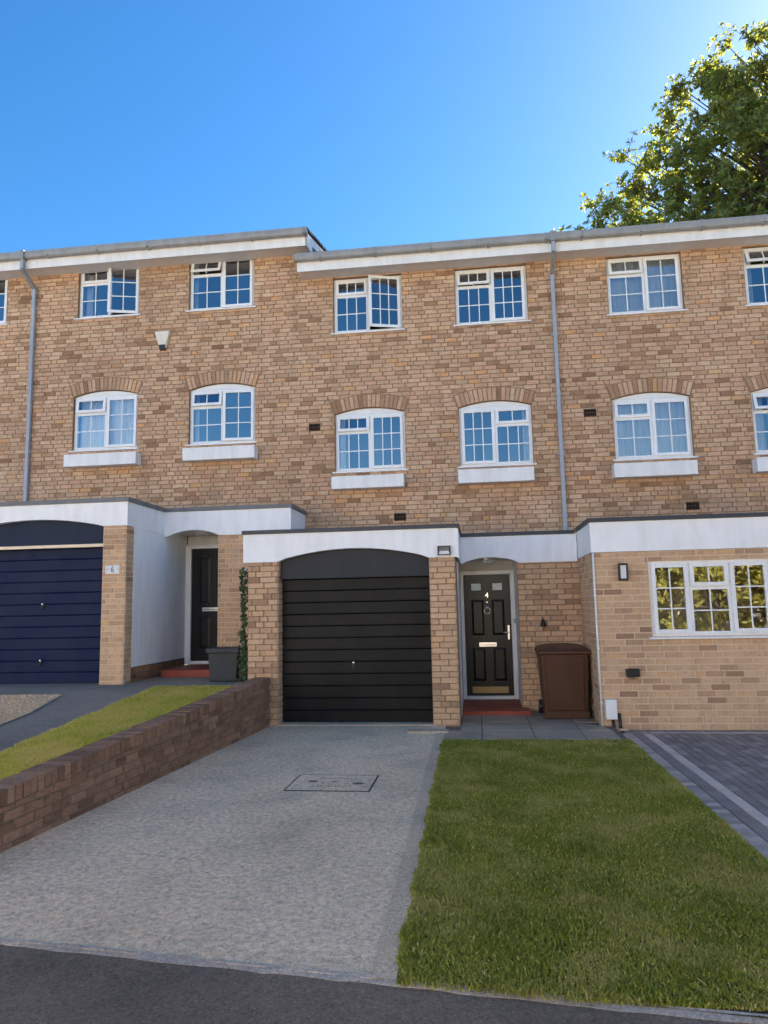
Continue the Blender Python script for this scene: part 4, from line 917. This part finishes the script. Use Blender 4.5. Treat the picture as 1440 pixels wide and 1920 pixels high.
# ---- dark storage box
o = thing('storage_box', (-3.74, .46, .575), 'dark grey lidded storage box in front of the neighbour\'s brick porch wall', 'storage box')
q = MB(); q.hexa([(-3.945, .26, .576), (-3.535, .26, .576), (-3.535, .66, .576), (-3.945, .66, .576), (-3.965, .245, 1.0), (-3.515, .245, 1.0), (-3.515, .675, 1.0), (-3.965, .675, 1.0)]); part('body', q, 'bin_grey', o, .015, seg=3)
q = MB(); q.box(-3.99, -3.49, .215, .70, .985, 1.06); part('lid', q, 'bin_grey', o, .012, seg=3); q = MB(); q.box(-3.80, -3.68, .202, .216, 1.0, 1.04); part('latch', q, 'bin_grey', o, .004)
# ---- ivy in the gap
o = thing('ivy_plant', (-3.43, .26, .575), 'ivy climbing the narrow gap left of the black garage pier', 'plant')
q = MB(); q.tube([(-3.43, .28, .56), (-3.40, .25, 1.0), (-3.43, .27, 1.5), (-3.405, .25, 2.15)], [.012, .010, .008, .005], 6); q.tube([(-3.41, .26, .56), (-3.45, .25, 1.1), (-3.41, .28, 1.7)], [.010, .008, .004], 6); part('stem', q, 'bark', o)
q = MB(); rnd = random.Random(3)
for i in range(330):
    z = .60+1.62*rnd.random()**1.35; wdt = .10 if z < 1.2 else .062
    p = np.array([-3.415+rnd.gauss(0, .4)*wdt, .24+rnd.uniform(-.05, .05), z]); s = rnd.uniform(.022, .042); a = rnd.uniform(0, 6.28)
    d1 = np.array([math.cos(a), rnd.uniform(-.6, .2), math.sin(a)-.5]); d1 /= np.linalg.norm(d1); d2 = np.cross(d1, (rnd.uniform(-.4, .4), -1, rnd.uniform(-.2, .6))); d2 /= np.linalg.norm(d2)
    q.add([p, p+s*(.5*d1+.8*d2), p+s*1.7*d1, p+s*(.5*d1-.8*d2), p+s*.8*d1+np.array([0, -.006, 0])], [(0, 1, 4), (1, 2, 4), (2, 3, 4), (3, 0, 4)], rnd.random())
part('foliage', q, 'ivy_leaf', o)['kind'] = 'stuff'
o = thing('overflow_pipe', (-3.41, .30, 2.13), 'short white overflow pipe under the left end of the garage beam', 'pipe'); q = MB(); q.tube([(-3.42, .9, 2.21), (-3.42, .32, 2.205), (-3.42, .30, 2.12)], .02, 10); part('tube', q, 'white_upvc', o)

# ---- retaining wall
o = thing('garden_wall', (-3.15, -3.5, 0), 'low purple-brown brick retaining wall sloping down beside the concrete drive', 'wall')
yA, yB = -.10, -6.75; pA_ = np.array([DL(yA), yA, 0.]); pB_ = np.array([DL(yB), yB, 0.]); Lw = np.linalg.norm(pB_-pA_); U = (pA_-pB_)/Lw; N = np.array([U[1], -U[0], 0.])
if N[0] < 0: N = -N
wp = Plane(pB_-.010*N, U, N)
def wz(u): return np.interp(u, [0, Lw*.14, Lw], [.335, .385, .665])
CT = .108
m = MB(); n = 30
for i in range(n):
    a, b = Lw*i/n, Lw*(i+1)/n; za, zb = wz(a)-CT*.98, wz(b)-CT*.98
    m.hexa([tuple(wp.P(a, -.08, 0)), tuple(wp.P(b, -.08, 0)), tuple(wp.P(b, -.08, -.2)), tuple(wp.P(a, -.08, -.2)), tuple(wp.P(a, za, 0)), tuple(wp.P(b, zb, 0)), tuple(wp.P(b, zb, -.2)), tuple(wp.P(a, za, -.2))])
core = part('core', m, 'mortar_grey', o)
bs = []
for b in make_bricks(wp, [(0, Lw, -.05, .60)], (), (), -.03, 201, .011, .06, .073, .216):
    cu = sum(p[0] for p in b[1])/len(b[1]); sl_ = float(wz(cu+.1)-wz(cu-.1))/.2; nn = (sl_, -1); c0 = sl_*cu-(float(wz(cu))-CT-.012)
    pl2 = clip(b[1], nn, c0)
    if len(pl2) >= 3 and area(pl2) > .0012: b[1] = pl2; bs.append(b)
lay([(core, bs, 'purple_brown_brick')])
u = 0; i = 0
while u < Lw-.02:
    w_ = .0795; uc = u+w_/2; sl_ = float(wz(uc+.1)-wz(uc-.1))/.2; z1 = float(wz(uc)); m = MB(); rnd = random.Random(i); ov = .012+rnd.uniform(-.004, .004); g = .005; dz = rnd.uniform(-.004, .004)
    e = []
    for (uu, zz, dd) in ((u+g, -CT, ov), (u+w_-g, -CT, ov), (u+w_-g, -CT, -.215), (u+g, -CT, -.215), (u+g, 0, ov), (u+w_-g, 0, ov), (u+w_-g, 0, -.215), (u+g, 0, -.215)):
        e.append(tuple(wp.P(uu, z1+zz+dz+sl_*(uu-uc), dd)+np.array([rnd.uniform(-.002, .002) for _ in range(3)])))
    m.hexa(e, min(1, max(0, rnd.gauss(.5, .25)))); part('coping_brick', m, 'purple_brown_brick', o, .004, seg=1); u += w_; i += 1
m = MB()
for i in range(n):
    a, b = Lw*i/n, Lw*(i+1)/n; za, zb = wz(a), wz(b)
    m.hexa([tuple(wp.P(a, za-CT*.97, .004)), tuple(wp.P(b, zb-CT*.97, .004)), tuple(wp.P(b, zb-CT*.97, -.205)), tuple(wp.P(a, za-CT*.97, -.205)), tuple(wp.P(a, za-.010, .004)), tuple(wp.P(b, zb-.010, .004)), tuple(wp.P(b, zb-.010, -.205)), tuple(wp.P(a, za-.010, -.205))])
part('coping_mortar', m, 'mortar_grey', o)

# ---- manhole cover let into the drive
o = thing('manhole_cover', (-1.40, -3.30, 0), 'rectangular recessed manhole cover filled with concrete in the driveway', 'manhole cover')
q = MB(); a, b, c, d = -1.79, -1.015, -3.61, -2.99; t_ = .011
q.box(a, b, c, c+t_, .0, .0045); q.box(a, b, d-t_, d, .0, .0045); q.box(a, a+t_, c+t_, d-t_, 0, .0045); q.box(b-t_, b, c+t_, d-t_, 0, .0045); part('frame', q, 'dark_gap', o)
q = MB(); q.box(a+t_, b-t_, c+t_, d-t_, 0, .004); part('infill', q, 'aggregate_concrete', o)
for xx, yy_, rx in ((-1.60, -3.26, .05), (-1.16, -3.33, .055), (-1.40, -3.27, .03)):
    q = MB(); q.add([(xx+rx*math.cos(k)*1.0, yy_+rx*.75*math.sin(k), .0052) for k in np.linspace(0, 2*math.pi, 18)[:-1]], [tuple(range(17))]); part('lifting_recess', q, 'road_asphalt', o)
for j, yy_ in enumerate((-3.15, -3.45)):
    q = MB(); rnd = random.Random(j)
    for i in range(11): xx = -1.56+i*.033; q.box(xx, xx+rnd.uniform(.010, .024), yy_, yy_+.022, .0042, .0055)
    part('raised_mark', q, 'road_asphalt', o)

# ================================================================== trees
def tree(name, base, h_trunk, centre, rad, pexp, ntwig, leaf, mat, label, seed, whorl=8, group=None, zmin=None, sub=5):
    rg = np.random.default_rng(seed); o = thing(name, base, label, 'tree', group)
    base = np.array(base, float); ce = np.array(centre, float); rad = np.array(rad, float)
    top = np.array([ce[0], ce[1], ce[2]+rad[2]*.55]); tr = MB()
    tp = [base+(top-base)*k+np.array([.25*math.sin(k*5+seed), .2*math.sin(k*4), 0])*k for k in np.linspace(0, 1, 9)]
    r0 = h_trunk*.035; tr.tube(tp, [r0*(1-.88*k) for k in np.linspace(0, 1, 9)], 10)
    ends = []
    while len(ends) < ntwig:
        d = rg.uniform(-1, 1, 3); s = (abs(d)**pexp).sum()
        if s > 1 or s < .12: continue
        if rg.random() > .35+.65*s: continue
        p = ce+d*rad
        if zmin and p[2] < zmin: continue
        ends.append(p)
    ends = np.array(ends); lv = []; ld = []
    for p in ends:
        k = np.clip((p[2]-base[2]-rad[2]*.35)/(top[2]-base[2]), .25, .93); i = k*8; i0 = int(i); a = tp[i0]+(tp[min(i0+1, 8)]-tp[i0])*(i-i0)
        m = a+(p-a)*.55+np.array([0, 0, -.08*np.linalg.norm(p-a)])
        r_ = .012+.010*np.linalg.norm(p-a); tr.tube([a, m, p], [r_, r_*.55, .012], 5, cap=False)
        out = (p-a)/(np.linalg.norm(p-a)+1e-6)
        for s in range(sub):
            dr = out*.9+rg.normal(0, .75, 3)+np.array([0, 0, .35]); dr /= np.linalg.norm(dr); L = rg.uniform(.35, 1.15)*leaf*4.2
            e = p+dr*L; tr.tube([p, e], [.012, .005], 4, cap=False)
            for q_ in (1.0, .62, .30): lv.append(p+dr*L*q_); ld.append(dr)
    part('trunk', tr, 'bark', o, smooth=True)
    lv = np.array(lv); ld = np.array(ld); n = len(lv)*whorl
    P = np.repeat(lv, whorl, 0)+rg.normal(0, leaf*.12, (n, 3)); Dv = np.repeat(ld, whorl, 0)
    q = rg.normal(0, 1, (n, 3)); q -= (q*Dv).sum(1)[:, None]*Dv; q /= np.linalg.norm(q, axis=1)[:, None]+1e-9
    a = q*.9+Dv*rg.uniform(.0, .9, (n, 1))+np.array([0, 0, -.12]); a /= np.linalg.norm(a, axis=1)[:, None]
    sdv = np.cross(a, Dv+rg.normal(0, .35, (n, 3))); sdv /= np.linalg.norm(sdv, axis=1)[:, None]+1e-9; nr = np.cross(sdv, a)
    L = leaf*rg.uniform(.7, 1.25, (n, 1)); Wd = L*.24
    V = np.concatenate([P, P+a*L*.5+sdv*Wd+nr*L*.06, P+a*L+nr*L*-.06, P+a*L*.5-sdv*Wd+nr*L*.06])
    i = np.arange(n); Fq = np.concatenate([np.stack([i, i+n, i+2*n], 1), np.stack([i, i+2*n, i+3*n], 1)])
    tn = np.clip(rg.beta(2, 2, n)*.8+.25*(rg.random(n) < .2), 0, 1)
    ob = bpy.data.objects.new('crown', fast_mesh('crown', V, Fq, np.concatenate([tn, tn]), mat)); link(ob, o); ob['kind'] = 'stuff'
    return o
tree('tree', (13.0, 15.0, -.2), 12, (12.9, 14.2, 12.0), (10.9, 6.5, 10.4), 1.35, 1900, .175, 'tree_leaf', 'tall backlit green tree rising behind the right-hand house roof', 11, zmin=9.0, sub=6)
# trees across the street, seen as reflections in the windows
for i, (x, y, h, rx) in enumerate(((5.6, -17.0, 6.0, 2.2), (9.0, -16.6, 6.6, 2.4), (12.6, -17.2, 7.2, 2.6))):
    tree('street_tree', (x, y, -.2), 6, (x, y, h*.52), (rx, 1.5, h*.5), 2.2, 170, .20, 'tree_leaf_far', ['small yellow-green tree across the street reflected in the left panes', 'yellow-green tree across the street reflected in the middle panes', 'yellow-green tree across the street reflected in the right panes'][i], 30+i, group='trees across the street', sub=4)
for i in range(9):  # terrace added behind the camera to bounce warm sun onto the shaded fronts
    x = -31+i*7.0; y = -19.8
    o = thing('bounce_house', (x+3.5, y-4, -.2), 'white rendered house added across the street to bounce sunlight, %s from the left' % ['first', 'second', 'third', 'fourth', 'fifth', 'sixth', 'seventh', 'eighth', 'ninth'][i], 'house', 'added bounce houses across the street')
    q = MB(); q.box(x, x+6.99, y-8, y, -.2, 7.0); part('wall', q, 'bounce_render_far', o)
    q = MB(); q.prism([(y+.3, 6.96), (y-4, 7.9), (y-8.3, 6.96)], lambda p: (x, p[0], p[1]), lambda p: (x+6.99, p[0], p[1])); part('roof', q, 'roof_tile', o)
    for a in (1.0, 4.6):
        for z in (1.0, 4.6):
            q = MB(); q.box(x+a, x+a+1.3, y+.001, y+.05, z, z+1.1); wn_ = part('window', q, 'white_upvc', o); q = MB(); q.box(x+a+.1, x+a+1.2, y+.051, y+.06, z+.1, z+1.0); part('pane', q, 'far_glass', wn_)
for ob in list(bpy.data.objects):
    if '_w' in ob: del ob['_w']
